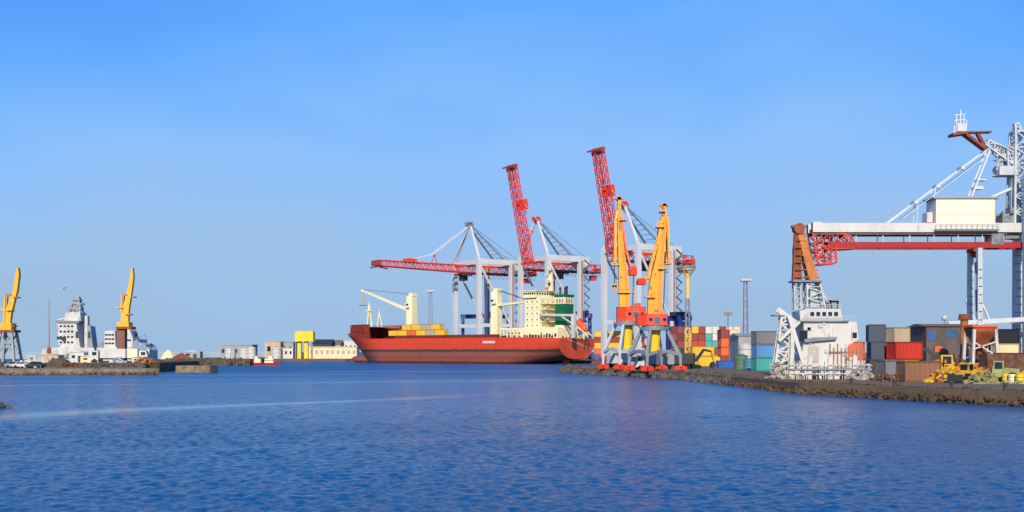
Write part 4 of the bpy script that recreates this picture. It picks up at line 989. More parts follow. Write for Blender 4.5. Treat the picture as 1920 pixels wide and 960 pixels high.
# ------------------------------------------------------------------ hazy shed, bins, sheds in the mid right
def shed(label, px0, px1, top, d, depth, wallm, roofm, rz=0, z=QZ, nwin=0, eave=None, name='warehouse', winm=None, doors=0, cat='building', gable=True):
    s = d/F; w_ = (px1-px0)*s; p = G0((px0+px1)/2, d+depth/2, z); h = CH-(top-HY)*s-z; he = h*.82 if eave is None else CH-(eave-HY)*s-z
    t = thing(name, label, cat, p, rz)
    mb = MB(); mb.box((0, 0, he/2), (w_, depth, he)); mb.build('wall', wallm, t)
    mb = MB(); o = .35
    if gable: mb.add([(-w_/2-o, -depth/2-o, he+.004), (w_/2+o, -depth/2-o, he+.004), (w_/2+o, depth/2+o, he+.004), (-w_/2-o, depth/2+o, he+.004), (-w_/2-o, 0, h), (w_/2+o, 0, h)], [(0, 1, 5, 4), (3, 4, 5, 2), (0, 4, 3), (1, 2, 5), (0, 3, 2, 1)])
    else: mb.box((0, 0, (he+.01+h)/2), (w_+2*o, depth+2*o, max(.2, h-he)))
    mb.build('roof', roofm, t)
    for k in range(nwin):
        x = -w_/2+w_*(k+.5)/nwin; mb = MB(); mb.box((x, -depth/2-.03, he*.58), (w_/nwin*.42, .1, he*.3)); mb.build('window', winm or M_glass, t)
    for k in range(doors):
        x = -w_/2+w_*(k+.5)/doors; mb = MB(); mb.box((x, -depth/2-.04, he*.3), (w_/doors*.4, .12, he*.6)); mb.build('door', M_grey, t)
    return t
shed('plain pale grey shed with low roof behind the green and teal bins', 1376, 1428, 624, 300, 12, M_grey2, M_grey2, 0, QZ, 0, 630, doors=2)
shed('small shed with bright red roof left of the white crane tower', 1428, 1454, 627, 280, 8, M_whites, M_red, 0, QZ, 2, 636)
def tank(label, px, top, d, r, m, name='storage_bin'):
    p = G0(px, d); h = CH-(top-HY)*d/F-QZ; t = thing(name, label, 'tank', p); mb = MB(); mb.tube((0, 0, 0), (0, 0, h*.9), r, r, 18); mb.tube((0, 0, h*.9), (0, 0, h), r, r*.4, 18); mb.build('shell', m, t)
    mb = MB()
    for k in range(3): mb.tube((0, 0, h*(.15+.3*k)), (0, 0, h*(.15+.3*k)+.12), r+.06, r+.06, 18)
    mb.build('band', M_grey, t)
M_gbin = mat('bin_green', (74, 112, 72), .6, .15, .1)
tank('round green bin on the quay in front of the pale grey shed', 1389, 664, 240, 1.5, M_gbin)
tank('teal bin standing right of the green bin', 1404, 672, 232, 1.1, M_teal)
tank('white domed tank close to the pale grey shed', 1398, 644, 262, 1.5, M_whites)
p = W(1440, 0, 215)
block((p.x, p.y, 0), R(12), (6.3, .3, 0), [['teal', 'light blue', 'grey']], 'left of the white crane tower', G_, 6.06, QZ, True)

# ------------------------------------------------------------------ white crane tower with rusty twin jib
def white_tower():
    cx, d = 1522, 152; s = d/F; p = G0(cx, d)
    t = thing('dock_crane', 'white house-like dock crane with a rusty twin jib standing on the near quay', 'crane', p)
    def X(px): return (px-cx)*s
    def Z(py): return CH-(py-HY)*s-QZ
    def sb(x0, x1, yt, yb, y0, y1, nm, m, par=t): mb = MB(); mb.box(((X(x0)+X(x1))/2, (y0+y1)/2, (Z(yt)+Z(yb))/2), ((x1-x0)*s, y1-y0, Z(yt)-Z(yb))); return mb.build(nm, m, par)
    # pedestal legs
    for px in (1474, 1508, 1545, 1590):
        for y in (-2.6, 2.6): mb = MB(); mb.bar((X(px), y, 0), (X(px)+.1, y, Z(668)), .55, .5); mb.build('leg', M_whites, t)
    mb = MB(); mb.slab([(X(1488), Z(690)), (X(1500), Z(640)), (X(1498), Z(604)), (X(1596), Z(604)), (X(1600), Z(636)), (X(1580), Z(648)), (X(1572), Z(690))], -2.4, 2.4); lower = mb.build('lower_house', M_whites, t)
    mb = MB(); mb.slab([(X(1494), Z(603.7)), (X(1492), Z(584)), (X(1508), Z(580)), (X(1568), Z(580)), (X(1572), Z(603.7))], -2.0, 2.0); upper = mb.build('upper_house', M_whites, t)
    sb(1490, 1580, 602.2, 605, -2.75, 2.75, 'roof_edge', mat('roof_edge_grey', (96, 116, 124), .6, .2), t)
    mb = MB(); mb.slab([(X(1496), Z(637)), (X(1515), Z(633)), (X(1558), Z(632)), (X(1556), Z(637)), (X(1520), Z(640)), (X(1500), Z(643))], -3.0, -2.38); mb.build('awning', M_grey, lower)
    for (x0, x1, a, b) in ((1490, 1505, 620, 640), (1586, 1596, 624, 634)): sb(x0, x1, a, b, -2.5, -2.36, 'window', M_glass, lower)
    for k in range(5): sb(1512+k*11, 1519+k*11, 586, 594, -2.07, -1.96, 'window', M_glass, upper)
    sb(1506, 1526, 650, 680, -2.46, -2.38, 'door', mat('door_beige', (176, 160, 140), .7, .1), lower)
    # lattice braced front on the left
    mb = MB()
    mb.lattice((X(1458), -1.2, 0), (X(1468), -1.2, Z(596)), 2.0, 1.4, 9, .32, .2, 1.2, .9)
    mb.bar((X(1470), -2.5, Z(592)), (X(1504), -2.5, Z(705)), .5, .5); mb.bar((X(1452), -2.5, Z(640)), (X(1490), -2.5, Z(604)), .4, .4); mb.bar((X(1451), -1.5, Z(580)), (X(1486), -1.5, Z(606)), .5, .7)
    mb.bar((X(1478), -2.4, Z(600)), (X(1476), -2.4, Z(680)), .5); mb.bar((X(1452), -1.2, Z(668)), (X(1494), -1.2, Z(655)), .35); mb.bar((X(1456), -1.6, Z(690)), (X(1480), -1.6, Z(640)), .3)
    mb.build('stair_frame', M_whites, t)
    mb = MB(); mb.box((X(1455), -1, Z(592)), (1.5, 2, .18)); mb.box((X(1466), -1, Z(575)+.0-1.3), (1.0, 1.4, .18)); mb.build('lookout_platform', M_grey, t)
    mb = MB(); rq = random.Random(77)
    for k in range(26):
        x = X(1500)+rq.uniform(0, 92)*s; z = Z(676)+rq.uniform(0, 70)*s
        if rq.random() < .5: mb.bar((x, -2.5, z), (x+rq.uniform(-.1, .1), -2.5, z+rq.uniform(.5, 2.2)), rq.uniform(.05, .12))
        else: mb.box((x, -2.5, z), (rq.uniform(.15, .6), .16, rq.uniform(.15, .5)))
    for k in range(16): mb.bar((X(1494)+k*5*s, -2.0, Z(580)), (X(1494)+k*5*s, -2.0, Z(572)), .05)
    mb.bar((X(1494), -2.0, Z(572)), (X(1570), -2.0, Z(572)), .06); mb.bar((X(1494), -2.0, Z(576)), (X(1570), -2.0, Z(576)), .05)
    for k in range(20): mb.bar((X(1496)+k*5*s, -2.7, Z(602)), (X(1496)+k*5*s, -2.7, Z(594)), .045)
    mb.bar((X(1496), -2.7, Z(594)), (X(1592), -2.7, Z(594)), .05)
    mb.build('pipework', M_pale, t)
    # deck and railing around the foot
    mb = MB(); mb.box((X(1546), 0, Z(692)), (150*s, 6.2, .22)); mb.build('base_deck', M_grey, t)
    mb = MB(); rr = random.Random(2)
    for k in range(46):
        x = X(1470)+k*3.3*s+rr.uniform(-.12, .12); z1 = Z(684)+rr.uniform(-.9, .75)
        if rr.random() < .2: continue
        mb.bar((x, -3.05+rr.uniform(0, .5), .0), (x+rr.uniform(-.12, .12), -3.05+rr.uniform(0, .5), z1), rr.uniform(.05, .13))
        if rr.random() < .35: mb.bar((x, -3.05, rr.uniform(0, .6)), (x+rr.uniform(-.9, .9), -3.0, rr.uniform(.6, 1.7)), rr.uniform(.05, .12))
        if rr.random() < .25: mb.box((x, -2.8, rr.uniform(.2, 1.2)), (rr.uniform(.2, .7), .3, rr.uniform(.2, .6)))
    for py in (684, 700): mb.bar((X(1470), -3.05, Z(py)), (X(1622), -3.05, Z(py)), .1)
    mb.build('base_railing', mat('railing_white', (204, 198, 186), .6, .12, .5, (120, 100, 80), 1.2, 2), t)
    mb = MB()
    for k in range(9): x = X(1546)+k*7*s; mb.bar((x, -2.7, Z(690)), (x, -2.7, Z(648)+rr.uniform(-.4, .3)), .14)
    mb.bar((X(1544), -2.7, Z(660)), (X(1614), -2.7, Z(660)), .14); mb.build('pipe_rack', M_rustside, t)
    # turret
    mb = MB(); mb.lattice((X(1526), 0, Z(580)), (X(1522), 0, Z(528)), 2.5, 2.4, 5, .24, .12, 1.7, 1.6); mb.lattice((X(1494), 0, Z(580)), (X(1493), 0, Z(530)), .9, 1.2, 5, .16, .09, .8, .9)
    mb.box((X(1524), 0, Z(560)), (1.0, 1.2, 2.6)); mb.bar((X(1530), 0, Z(530)), (X(1560), 0, Z(580)), .3); mb.bar((X(1553), -.8, Z(560)), (X(1556), -.8, Z(580)), .2); mb.bar((X(1546), -.8, Z(566)), (X(1570), -.8, Z(566)), .2); mb.bar((X(1567), -.8, Z(566)), (X(1567), -.8, Z(580)), .2)
    mb.build('turret', mat('turret_grey', (176, 180, 178), .55, .1, .35, (90, 84, 76), .8, 2), t)
    mb = MB(); mb.box((X(1510), 0, Z(528)), (54*s, 2.8, .25)); mb.box((X(1560), 0, Z(571)), (1.4, 1.8, 1.2)); build_each(mb, 'turret_platform', M_grey, t)
    for (a, b, w0, w1, m) in (((1495, 430), (1494, 526), .5, .8, M_rust), ((1499, 430), (1523, 526), .7, 2.0, M_rusto)):
        mb = MB(); mb.bar((X(b[0]), 0, Z(b[1])), (X(a[0]), 0, Z(a[1])), 1.3, w1, .9, w0)
        for k in range(7): q = k/7+.06; mb.box((X(b[0])+(X(a[0])-X(b[0]))*q, 0, Z(b[1])+(Z(a[1])-Z(b[1]))*q), ((w1+(w0-w1)*q)*1.12, 1.5-.35*q, .12))
        mb.build('jib', m, t)
    mb = MB(); mb.tube((X(1497), -.7, Z(429)), (X(1497), .7, Z(429)), .75, .75, 14); mb.box((X(1497), 0, Z(425)), (1.9, .9, .3)); mb.build('head_sheave', M_rust, t)
    mb = MB(); mb.path([(X(1490), 0, Z(440)), (X(1486), 0, Z(470)), (X(1488), 0, Z(528))], .06, 4); mb.path([(X(1500), 0, Z(430)), (X(1536), 0, Z(560))], .06, 4); mb.build('cable', M_cable, t)
white_tower()
p = G0(1604, 160); container('orange', 'orange container standing right of the white crane tower, on top of a white one', (p.x, p.y, QZ+2.6), R(70), 6.06, True, G_)
container('white', 'white container right of the white crane tower under an orange one', (p.x, p.y, QZ), R(70), 6.06, True, G_)

# ------------------------------------------------------------------ white gantry crane at the right edge
def edge_crane():
    cx, d = 1912, 200; s = d/F; p = G0(cx, d)
    t = thing('gantry_crane', 'white gantry crane with dark red lower girder and cream machinery house, right edge', 'crane', p)
    def X(px): return (px-cx)*s
    def Z(py): return CH-(py-HY)*s-QZ
    HWD = 3.0
    def Pp(px, py, y): return (X(px), y, Z(py))
    for (px, m) in ((1912, M_pale), (1823, M_pale)):
        for y in (-HWD, HWD):
            mb = MB(); x = X(px) + (0.9 if y > 0 else 0)
            mb.bar((x, y, .9), (x, y, Z(468) if px < 1900 else Z(330)), 1.0 if px < 1900 else 1.5, 1.0, .8 if px < 1900 else 1.3, .9); lg = mb.build('leg', m, t)
            mb = MB()
            for k in range(22 if px > 1900 else 12):
                z = 2+k*1.5; mb.box((x, y-.62, z), ((1.2 if px > 1900 else .6), .12, .1))
            build_each(mb, 'rung', M_grey, lg)
            mb = MB(); mb.box((x, y, .55), (2.4, .8, .7)); mb.tube((x-.7, y-.3, .35), (x-.7, y+.3, .35), .35, .35, 10); mb.tube((x+.7, y-.3, .35), (x+.7, y+.3, .35), .35, .35, 10); mb.build('bogie', M_rust, t)
    mb = MB()
    for y in (-HWD, HWD):
        mb.bar((X(1790), y, Z(606)), (X(1935), y, Z(598)), .5, .8); mb.bar((X(1823), y, Z(560)), (X(1823)+2, y, Z(604)), .3)
        mb.bar((X(1845), y, Z(612)), (X(1803), y, Z(650)), .55, .8); mb.tube((X(1803), y, Z(604)), (X(1803), y, Z(618)), .25, .25); mb.bar((X(1803), y, Z(650)), (X(1808), y, Z(690)), .4)
    for px in (1823, 1912): mb.bar((X(px), -HWD, Z(604)), (X(px), HWD, Z(604)), .5, .7)
    mb.build('portal_beam', M_white, t)
    mb = MB()
    for y in (-1.6, 1.6): mb.bar((X(1518), y, Z(429)), (X(1930), y, Z(429)), 1.0, 17*s); mb.bar((X(1518), y*1.02, Z(428)), (X(1535), y*1.02, Z(428)), 1.12, 19*s)
    for k in range(12): x = X(1530)+k*30*s; mb.bar((x, -1.6, Z(430)), (x, 1.6, Z(430)), .3, .5)
    mb.build('upper_girder', M_whites, t)
    mb = MB()
    for y in (-1.7, 1.7): mb.bar((X(1520), y, Z(440)), (X(1880), y, Z(440)), .2, .35)
    mb.build('trolley_rail', mat('rail_rust', (104, 84, 80), .7, .2), t)
    mb = MB()
    for y in (-1.5, 1.5): mb.bar((X(1552), y, Z(461)), (X(1935), y, Z(461)), .7, 11*s)
    mb.build('lower_girder', M_redd, t)
    mb = MB()
    for y in (-1.5, 1.5):
        for px in (1600, 1650, 1700, 1745, 1790, 1835, 1875): mb.bar((X(px), y, Z(456)), (X(px), y, Z(438)), .14)
    build_each(mb, 'hanger', M_white, t)
    # red lattice cage at the tip
    mb = MB(); rr = random.Random(9)
    for y in (-1.7, 1.7):
        outl = [(1519, 437), (1566, 437), (1592, 446), (1600, 466), (1562, 468), (1563, 494), (1529, 497), (1519, 437)]
        for a, b in zip(outl, outl[1:]): mb.bar(Pp(*a, y), Pp(*b, y), .28)
        for a, b in (((1522, 455), (1590, 455)), ((1524, 468), (1562, 468)), ((1526, 482), (1563, 482)), ((1535, 437), (1540, 496)), ((1550, 437), (1552, 496)), ((1566, 437), (1564, 470)), ((1580, 442), (1580, 466)),
                     ((1519, 437), (1535, 455)), ((1535, 455), (1550, 437)), ((1550, 437), (1566, 455)), ((1566, 455), (1580, 442)), ((1580, 442), (1598, 464)), ((1524, 468), (1538, 482)), ((1538, 482), (1552, 468)), ((1552, 468), (1563, 482)), ((1527, 482), (1545, 496)), ((1545, 496), (1563, 482)), ((1522, 455), (1540, 468)), ((1540, 468), (1556, 455))):
            mb.bar(Pp(*a, y), Pp(*b, y), .18)
    for a in ((1519, 437), (1566, 437), (1562, 468), (1563, 494), (1529, 497), (1526, 482), (1545, 496), (1600, 466), (1524, 468), (1540, 482), (1580, 455)): mb.bar(Pp(*a, -1.7), Pp(*a, 1.7), .2)
    for k in range(16): mb.box(Pp(rr.uniform(1526, 1560), rr.uniform(445, 492), rr.uniform(-1.6, 1.6)), (.5, .4, .4))
    mb.build('tip_cage', mat('cage_red', (206, 52, 28), .5, .2, .2, (120, 40, 26)), t)
    # machinery house
    mb = MB(); mb.box(((X(1746)+X(1855))/2, 0, (Z(376)+Z(432))/2), (109*s, 4.6, 55*s)); mh = mb.build('machinery_house', mat('house_cream', (226, 216, 196), .55, .05, .1, (190, 176, 150), .2, 3), t)
    mb = MB(); mb.box(((X(1740)+X(1862))/2, 0, Z(374)), (122*s, 5.2, .35)); mb.build('roof', M_grey2, mh)
    mb = MB()
    for k in range(8): mb.box((X(1752)+k*14*s, -2.32, (Z(376)+Z(432))/2), (.09, .06, 54*s))
    mb.box((X(1800), -2.33, Z(404)), (108*s, .06, .1)); mb.build('panel_joint', M_cream, mh)
    mb = MB(); mb.box(((X(1744)+X(1860))/2, 0, Z(434)), (118*s, 5.6, .3))
    for k in range(13): mb.bar((X(1744)+k*9.6*s, -2.75, Z(434)), (X(1744)+k*9.6*s, -2.75, Z(424)), .06)
    mb.bar((X(1744), -2.75, Z(424)), (X(1860), -2.75, Z(424)), .06); mb.build('walkway', M_grey, mh)
    mb = MB(); mb.box((X(1739), 0, Z(409)), (1.0, 2.4, 1.8)); mb.build('winch_cover', M_whites, t)
    mb = MB(); mb.box((X(1862), -.4, Z(450)), (2.2, 3, 2)); mb.box((X(1885), -.2, Z(420)), (2.4, 2.8, 3.4)); mb.box((X(1895), -.6, Z(398)), (1.6, 2, 1.4)); mb.box((X(1888), .4, Z(440)), (3.4, 3, 1.6)); 
    rq = random.Random(31)
    for k in range(46): a_ = Pp(rq.uniform(1858, 1908), rq.uniform(385, 455), rq.uniform(-2.2, 2.2)); mb.bar(a_, (a_[0]+rq.uniform(-1.4, 1.4), a_[1]+rq.uniform(-.8, .8), a_[2]+rq.uniform(-1.2, 1.2)), rq.uniform(.08, .3))
    mb.build('gear_unit', mat('gear_grey', (128, 132, 132), .6, .35, .5, (60, 56, 54), .9), t)
    # tower head
    mb = MB(); mb.lattice((X(1908), 0, Z(430)), (X(1908), 0, Z(248)), 2.6, 3.4, 12, .36, .2, 1.8, 2.4); mb.bar((X(1897), 0, Z(430)), (X(1900), 0, Z(330)), .9, .9)
    mb.lattice((X(1900), 0, Z(300)), (X(1850), 0, Z(268)), 2.0, 2.0, 6, .28, .18, 1, 1); mb.box((X(1885), 0, Z(322)), (3.4, 3, 1.6))
    for k in range(44): mb.bar(Pp(rr.uniform(1858, 1904), rr.uniform(272, 330), rr.uniform(-1.5, 1.5)), Pp(rr.uniform(1862, 1902), rr.uniform(280, 332), rr.uniform(-1.5, 1.5)), .2)
    mb.lattice((X(1908), 0, Z(248)), (X(1905), 0, Z(232)), 1.2, 1.2, 3, .2, .12, .7, .7); mb.build('tower_head', M_pale, t)
    mb = MB(); mb.bar((X(1846), 0, Z(280)), (X(1806), 0, Z(250)), 1.6, .5); mb.bar((X(1782), 0, Z(254)), (X(1808), 0, Z(250)), 2.4, .45); mb.bar((X(1800), 0, Z(249)), (X(1857), 0, Z(248)), 1.4, .25); mb.bar((X(1848), 0, Z(278)), (X(1832), 0, Z(250)), .8, .5)
    mb.build('maintenance_platform', M_rust, t)
    mb = MB()
    for (px, a, b) in ((1792, 252, 214), (1800, 250, 206), (1806, 250, 216), (1811, 250, 225), (1796, 250, 230), (1788, 253, 236)): mb.bar((X(px), 0, Z(a)), (X(px)+.1, 0, Z(b)), .22)
    for py in (238, 226, 216): mb.bar((X(1789), 0, Z(py)), (X(1810), 0, Z(py-2)), .16)
    mb.box((X(1801), 0, Z(240)), (1.6, 1.2, 1.4)); mb.build('antenna_cluster', M_white, t)
    mb = MB()
    for y in (-.9, .9):
        mb.bar((X(1848), y, Z(282)), (X(1662), y, Z(419)), .13, .17); mb.bar((X(1856), y, Z(286)), (X(1690), y, Z(410)), .08, .1)
        mb.bar((X(1852), y, Z(284)), (X(1816), y, Z(374)), .22, .3)
        mb.tube((X(1752), y, Z(352)), (X(1746), y, Z(376)), .09); mb.tube((X(1718), y, Z(378)), (X(1716), y, Z(418)), .09)
    for q in (.25, .5, .72): mb.box((X(1848+(1662-1848)*q), 0, Z(282+(419-282)*q)), (.7, 2.2, .5))
    mb.tube((X(1856), 0, Z(372)), (X(1900), 0, Z(352)), .3, .3); mb.box((X(1838), 0, Z(338)), (1.6, 1.6, .25)); mb.box((X(1832), 0, Z(353)), (1.6, 1.6, .5))
    mb.build('forestay', M_white, t)
    # hoist on the lower girder
    mb = MB(); mb.box((X(1827), 0, Z(470)), (1.6, 3.2, .5)); mb.ball((X(1827), 0, Z(476)), .75, 10, 7); mb.build('hoist', M_rust, t)
    mb = MB(); mb.slab([(X(1817), Z(545)), (X(1827), Z(540)), (X(1825), Z(568)), (X(1818), Z(585))], -3.3, -2.6); mb.slab([(X(1816), Z(495)), (X(1822), Z(490)), (X(1822), Z(512)), (X(1817), Z(515))], -3.3, -2.6); mb.build('leg_shield', mat('navy_plate', (38, 58, 92), .5, .1), t)
edge_crane()

# ------------------------------------------------------------------ right yard clutter
def cont_at(cn, label, px, d, z, rz, L=6.06): p = G0(px, d); container(cn, label, (p.x, p.y, QZ+z), R(rz), L, True, 'containers on the near right quay')
cont_at('dark slate', 'dark slate container, top of the tall stack right of the white crane tower', 1642, 165, 5.2, 76)
cont_at('dark slate', 'dark slate container in the middle of the tall stack right of the white crane tower', 1645, 165, 2.6, 78)
cont_at('black', 'black container at the foot of the slate coloured stack', 1643, 165, 0, 76)
cont_at('tan', 'tan container high on its stack right behind the slate coloured stack', 1682, 182, 5.2, 20, 3.4)
cont_at('grey', 'grey container in the middle of the tan topped stack', 1682, 182, 2.6, 20, 3.4)
cont_at('brown', 'brown container at the foot of the tan topped stack', 1682, 182, 0, 20, 3.4)
cont_at('mustard yellow', 'mustard yellow container below the brick red one', 1688, 160, 0, 12, 4.4)
cont_at('brick red', 'brick red container stacked on a yellow one behind the big brown container', 1696, 160, 2.6, 12, 4.4)
cont_at('brown', 'plain brown container standing nearest the water on the right quay', 1722, 136, 0, 6, 4.7)
cont_at('grey', 'grey container low between the slate stack and the brown container', 1668, 150, 0, 14, 2.9)
cont_at('black', 'black container on top of its stack left of the edge crane leg', 1884, 196, 5.2, 8, 4.0)
cont_at('cream', 'cream container in the middle of the stack left of the edge crane leg', 1884, 196, 2.6, 8, 4.0)
cont_at('maroon', 'maroon container at the foot of the stack left of the edge crane leg', 1884, 196, 0, 8, 4.0)
cont_at('maroon', 'maroon container on the ground by the right picture edge', 1908, 158, 1.0, 4, 6.06)
cont_at('dark blue', 'dark blue container on top by the dark warehouse', 1850, 200, 5.2, 30, 4.0)
cont_at('maroon', 'maroon container in the middle below the dark blue one', 1850, 200, 2.6, 30, 4.0)
cont_at('rust brown', 'rust brown container at the foot of the dark blue topped stack', 1850, 200, 0, 30, 4.0)
wh = shed('dark weathered warehouse with shallow roof and blue panels behind the yellow machines', 1718, 1806, 606, 192, 9, mat('ware_dark', (92, 78, 72), .8, .25, .4, (56, 44, 44), .5, 2), M_roofb, 0, QZ, 0, 612)
s_ = 192/F
mb = MB()
for (x, z, w_, h_, ) in ((-3.2, 6.6, 1.5, 1.7), (.4, 6.9, 1.9, 1.4)): mb.box((x, -4.54, z), (w_, .08, h_))
build_each(mb, 'blue_panel', mat('panel_blue', (44, 84, 128), .5, .3), wh)
for x in (-2.4, 0, 2.4): mb = MB(); mb.box((x, -4.55, 1.7), (1.7, .1, 3.4)); mb.build('door', M_dark, wh)
mb = MB(); mb.box((-2.0, -4.6, 4.2), (1.2, .1, 1.0)); mb.build('orange_panel', M_orange, wh)
rd = thing('radome', 'white ball on a thin pole rising behind the dark warehouse roof', 'radome', G0(1771, 206))
mb = MB(); mb.tube((0, 0, 0), (0, 0, CH-(601-HY)*206/F-QZ), .12, .1); mb.build('pole', M_grey, rd)
mb = MB(); mb.ball((0, 0, CH-(596-HY)*206/F-QZ), .55, 16, 10); mb.build('ball', M_whites, rd, True)
def hopper():
    cx, d = 1838, 172; s = d/F; t = thing('loading_hopper', 'rusty funnel hopper on splayed white legs under the edge crane', 'hopper', G0(cx, d))
    def X(px): return (px-cx)*s
    def Z(py): return CH-(py-HY)*s-QZ
    mb = MB(); rings = []
    for (py, hw) in ((612, 22), (622, 22), (640, 12), (660, 8), (668, 8)): rings.append([(X(cx-hw), -hw*s, Z(py)), (X(cx+hw), -hw*s, Z(py)), (X(cx+hw), hw*s, Z(py)), (X(cx-hw), hw*s, Z(py))])
    mb.loft(rings, True); mb.build('funnel', M_rust, t)
    mb = MB()
    for k in (-1, 1): mb.bar((X(cx-22), k*22*s, Z(612)), (X(cx+22), k*22*s, Z(612)), .3); mb.bar((X(cx)+k*22*s, -22*s, Z(612)), (X(cx)+k*22*s, 22*s, Z(612)), .3)
    mb.build('rim', M_orange, t)
    for sx in (-1, 1):
        for sy in (-1, 1): mb = MB(); mb.bar((X(cx)+sx*20*s, sy*20*s, Z(618)), (X(cx)+sx*24*s, sy*22*s, 0), .4, .5); mb.build('leg', M_whites, t)
    mb = MB(); mb.bar((0, 0, Z(668)), (.6, -.4, Z(692)), .8, .8); mb.build('chute', M_rusto, t)
    mb = MB()
    for sy in (-1, 1): mb.bar((X(cx)-23*s, sy*21*s, Z(655)), (X(cx)+23*s, sy*21*s, Z(640)), .2); mb.bar((X(cx)-23*s, sy*21*s, Z(640)), (X(cx)+23*s, sy*21*s, Z(668)), .2)
    mb.build('brace', M_whites, t)
hopper()
tall = thing('rusty_stack', 'orange brown steel column with cap standing left of the rusty hopper', 'column', G0(1808, 180))
mb = MB(); mb.tube((0, 0, 0), (0, 0, 9.0), .75, .6, 14); mb.build('shaft', M_rusto, tall)
mb = MB(); mb.tube((0, 0, 9.0), (0, 0, 9.9), .95, .8, 14); mb.build('cap', M_rust, tall)
loader('big yellow wheel loader right of the brown container', G0(1775, 150), R(-10), M_mach, 1.0)
loader('yellow wheel loader close to the water in front of the rusty hopper', G0(1812, 132), R(215), M_mach, .72)
digger('yellow excavator raised beside the dark warehouse', G0(1778, 166), R(160))
def scrap(label, px, d, w_, h_, m, seed, n=60, z0=None):
    rr = random.Random(seed); mb = MB(); mb.ball((0, 0, 0), 1, 18, 8, (w_*.47, 1.0, h_*.35))
    for k in range(n):
        x = rr.gauss(0, w_*.24); y = rr.gauss(0, .7); top = h_*max(.12, 1-(abs(x)/(w_*.5))**1.5); z = rr.uniform(0, top)
        c = (x, y, z+.1); q = rr.random()
        if q < .5: mb.bar(c, (x+rr.uniform(-1.1, 1.1), y+rr.uniform(-.5, .5), max(.05, z+rr.uniform(-.6, .6))), rr.uniform(.06, .2))
        elif q < .8: mb.box(c, (rr.uniform(.2, .8), rr.uniform(.2, .6), rr.uniform(.15, .5)), rr.uniform(0, 3))
        else: mb.tube((x, y, z), (x+rr.uniform(-.1, .1), y+rr.uniform(.2, .5), z+rr.uniform(-.1, .1)), rr.uniform(.2, .4), None, 10)
    o = mb.build('scrap_heap', m); o.location = G0(px, d, QZ if z0 is None else z0); tag(o, label, 'scrap heap'); return o
M_scr = mat('grey_scrap', (160, 152, 140), .7, .3, .5, (88, 76, 64), 1.4)
M_olive = mat('olive_scrap', (140, 134, 84), .7, .3, .5, (70, 60, 44), 1.2)
M_brs = mat('brown_scrap', (104, 68, 48), .8, .35, .5, (48, 36, 32), 1.2)
scrap('tangled yellow scrap heap right of the big brown container', 1774, 134, 4.6, 1.7, M_mach, 3, 90)
scrap('tangled yellow and rusty scrap heap below the rusty hopper', 1822, 142, 4.4, 2.0, M_rusto, 4, 90)
scrap('olive scrap heap left of the drums', 1846, 128, 4.0, 1.3, M_olive, 5, 70)
scrap('dark brown scrap heap in front of the maroon container', 1890, 140, 5.0, 1.8, M_brs, 6, 90)
scrap('rusty brown scrap heap against the dark warehouse wall', 1748, 170, 5.0, 2.4, M_brs, 7, 80)
scrap('pale scrap heap at the foot of the white crane tower, right side', 1614, 146, 3.4, 1.8, M_scr, 8, 80)
scrap('white scrap heap at the foot of the white crane tower, left side', 1458, 150, 2.6, 2.2, M_scr, 9, 80)
scrap('low brown scrap heap between the slate stack and the brown container', 1664, 138, 3.2, .9, M_brs, 10, 60)
loader('dull green wheel loader near the water at the right', G0(1868, 132), R(170), mat('olive_paint', (150, 150, 84), .6, .2, .2), .8)
truck('truck with white cab and yellow load box left of the edge crane leg', G0(1858, 176), R(185), M_whites, M_yel2)
truck('truck with dull orange box in front of the maroon container', G0(1905, 146), R(5), M_rusto, M_brs)
def conveyor():
    t = thing('conveyor', 'long yellow belt conveyor frame lying behind the yellow loaders', 'conveyor', G0(1790, 158))
    mb = MB(); mb.lattice((-3.0, 0, 1.0), (4.4, 0, 1.5), 1.0, .7, 10, .14, .09); mb.build('frame', M_yel, t)
    mb = MB(); mb.bar((-3.1, 0, 1.42), (4.5, 0, 1.92), .8, .08); mb.build('belt', M_tyre, t)
    for x in (-2.2, 0, 2.4, 3.8): mb = MB(); mb.bar((x, -.4, 0), (x, -.4, 1.1), .14); mb.bar((x, .4, 0), (x, .4, 1.1), .14); mb.build('leg', M_yel, t)
conveyor()
lbls = ['yellow drum nearest the right picture edge', 'pale drum left of the yellow one by the right edge', 'yellow drum beside the green loader', 'grey drum left of the green loader', 'yellow drum in front of the hopper', 'white drum in front of the truck with white cab', 'rusty drum beside the brown container']
for (px, d, m), lb_ in zip(((1912, 128, M_yel2), (1898, 129, M_cream), (1886, 130, M_yel2), (1846, 131, M_grey2), (1832, 130, M_yel2), (1880, 150, M_whites), (1762, 133, M_rust)), lbls):
    t = thing('drum', lb_, 'drum', G0(px, d), 0, 'drums along the near quay'); mb = MB(); mb.tube((0, 0, 0), (0, 0, 1.1), .45, .45, 16); mb.build('shell', m, t)
    mb = MB()
    for z in (.35, .72): mb.tube((0, 0, z), (0, 0, z+.06), .48, .48, 16)
    mb.build('hoop', M_grey, t)
# bollards along the near quay
for k, (x, y) in enumerate(((37.5, 127), (40.5, 121), (43.8, 113.5), (46.5, 107))):
    t = thing('bollard', f'{["first", "second", "third", "fourth"][k]} iron mooring bollard from the left on the near quay edge', 'bollard', (x+2, y+1, QZ), 0, 'mooring bollards on the near quay')
    mb = MB(); mb.tube((0, 0, 0), (0, 0, .5), .2, .17, 10); mb.build('post', M_dark, t); mb = MB(); mb.tube((0, 0, .5), (0, 0, .68), .3, .24, 10); mb.build('cap', M_dark, t)

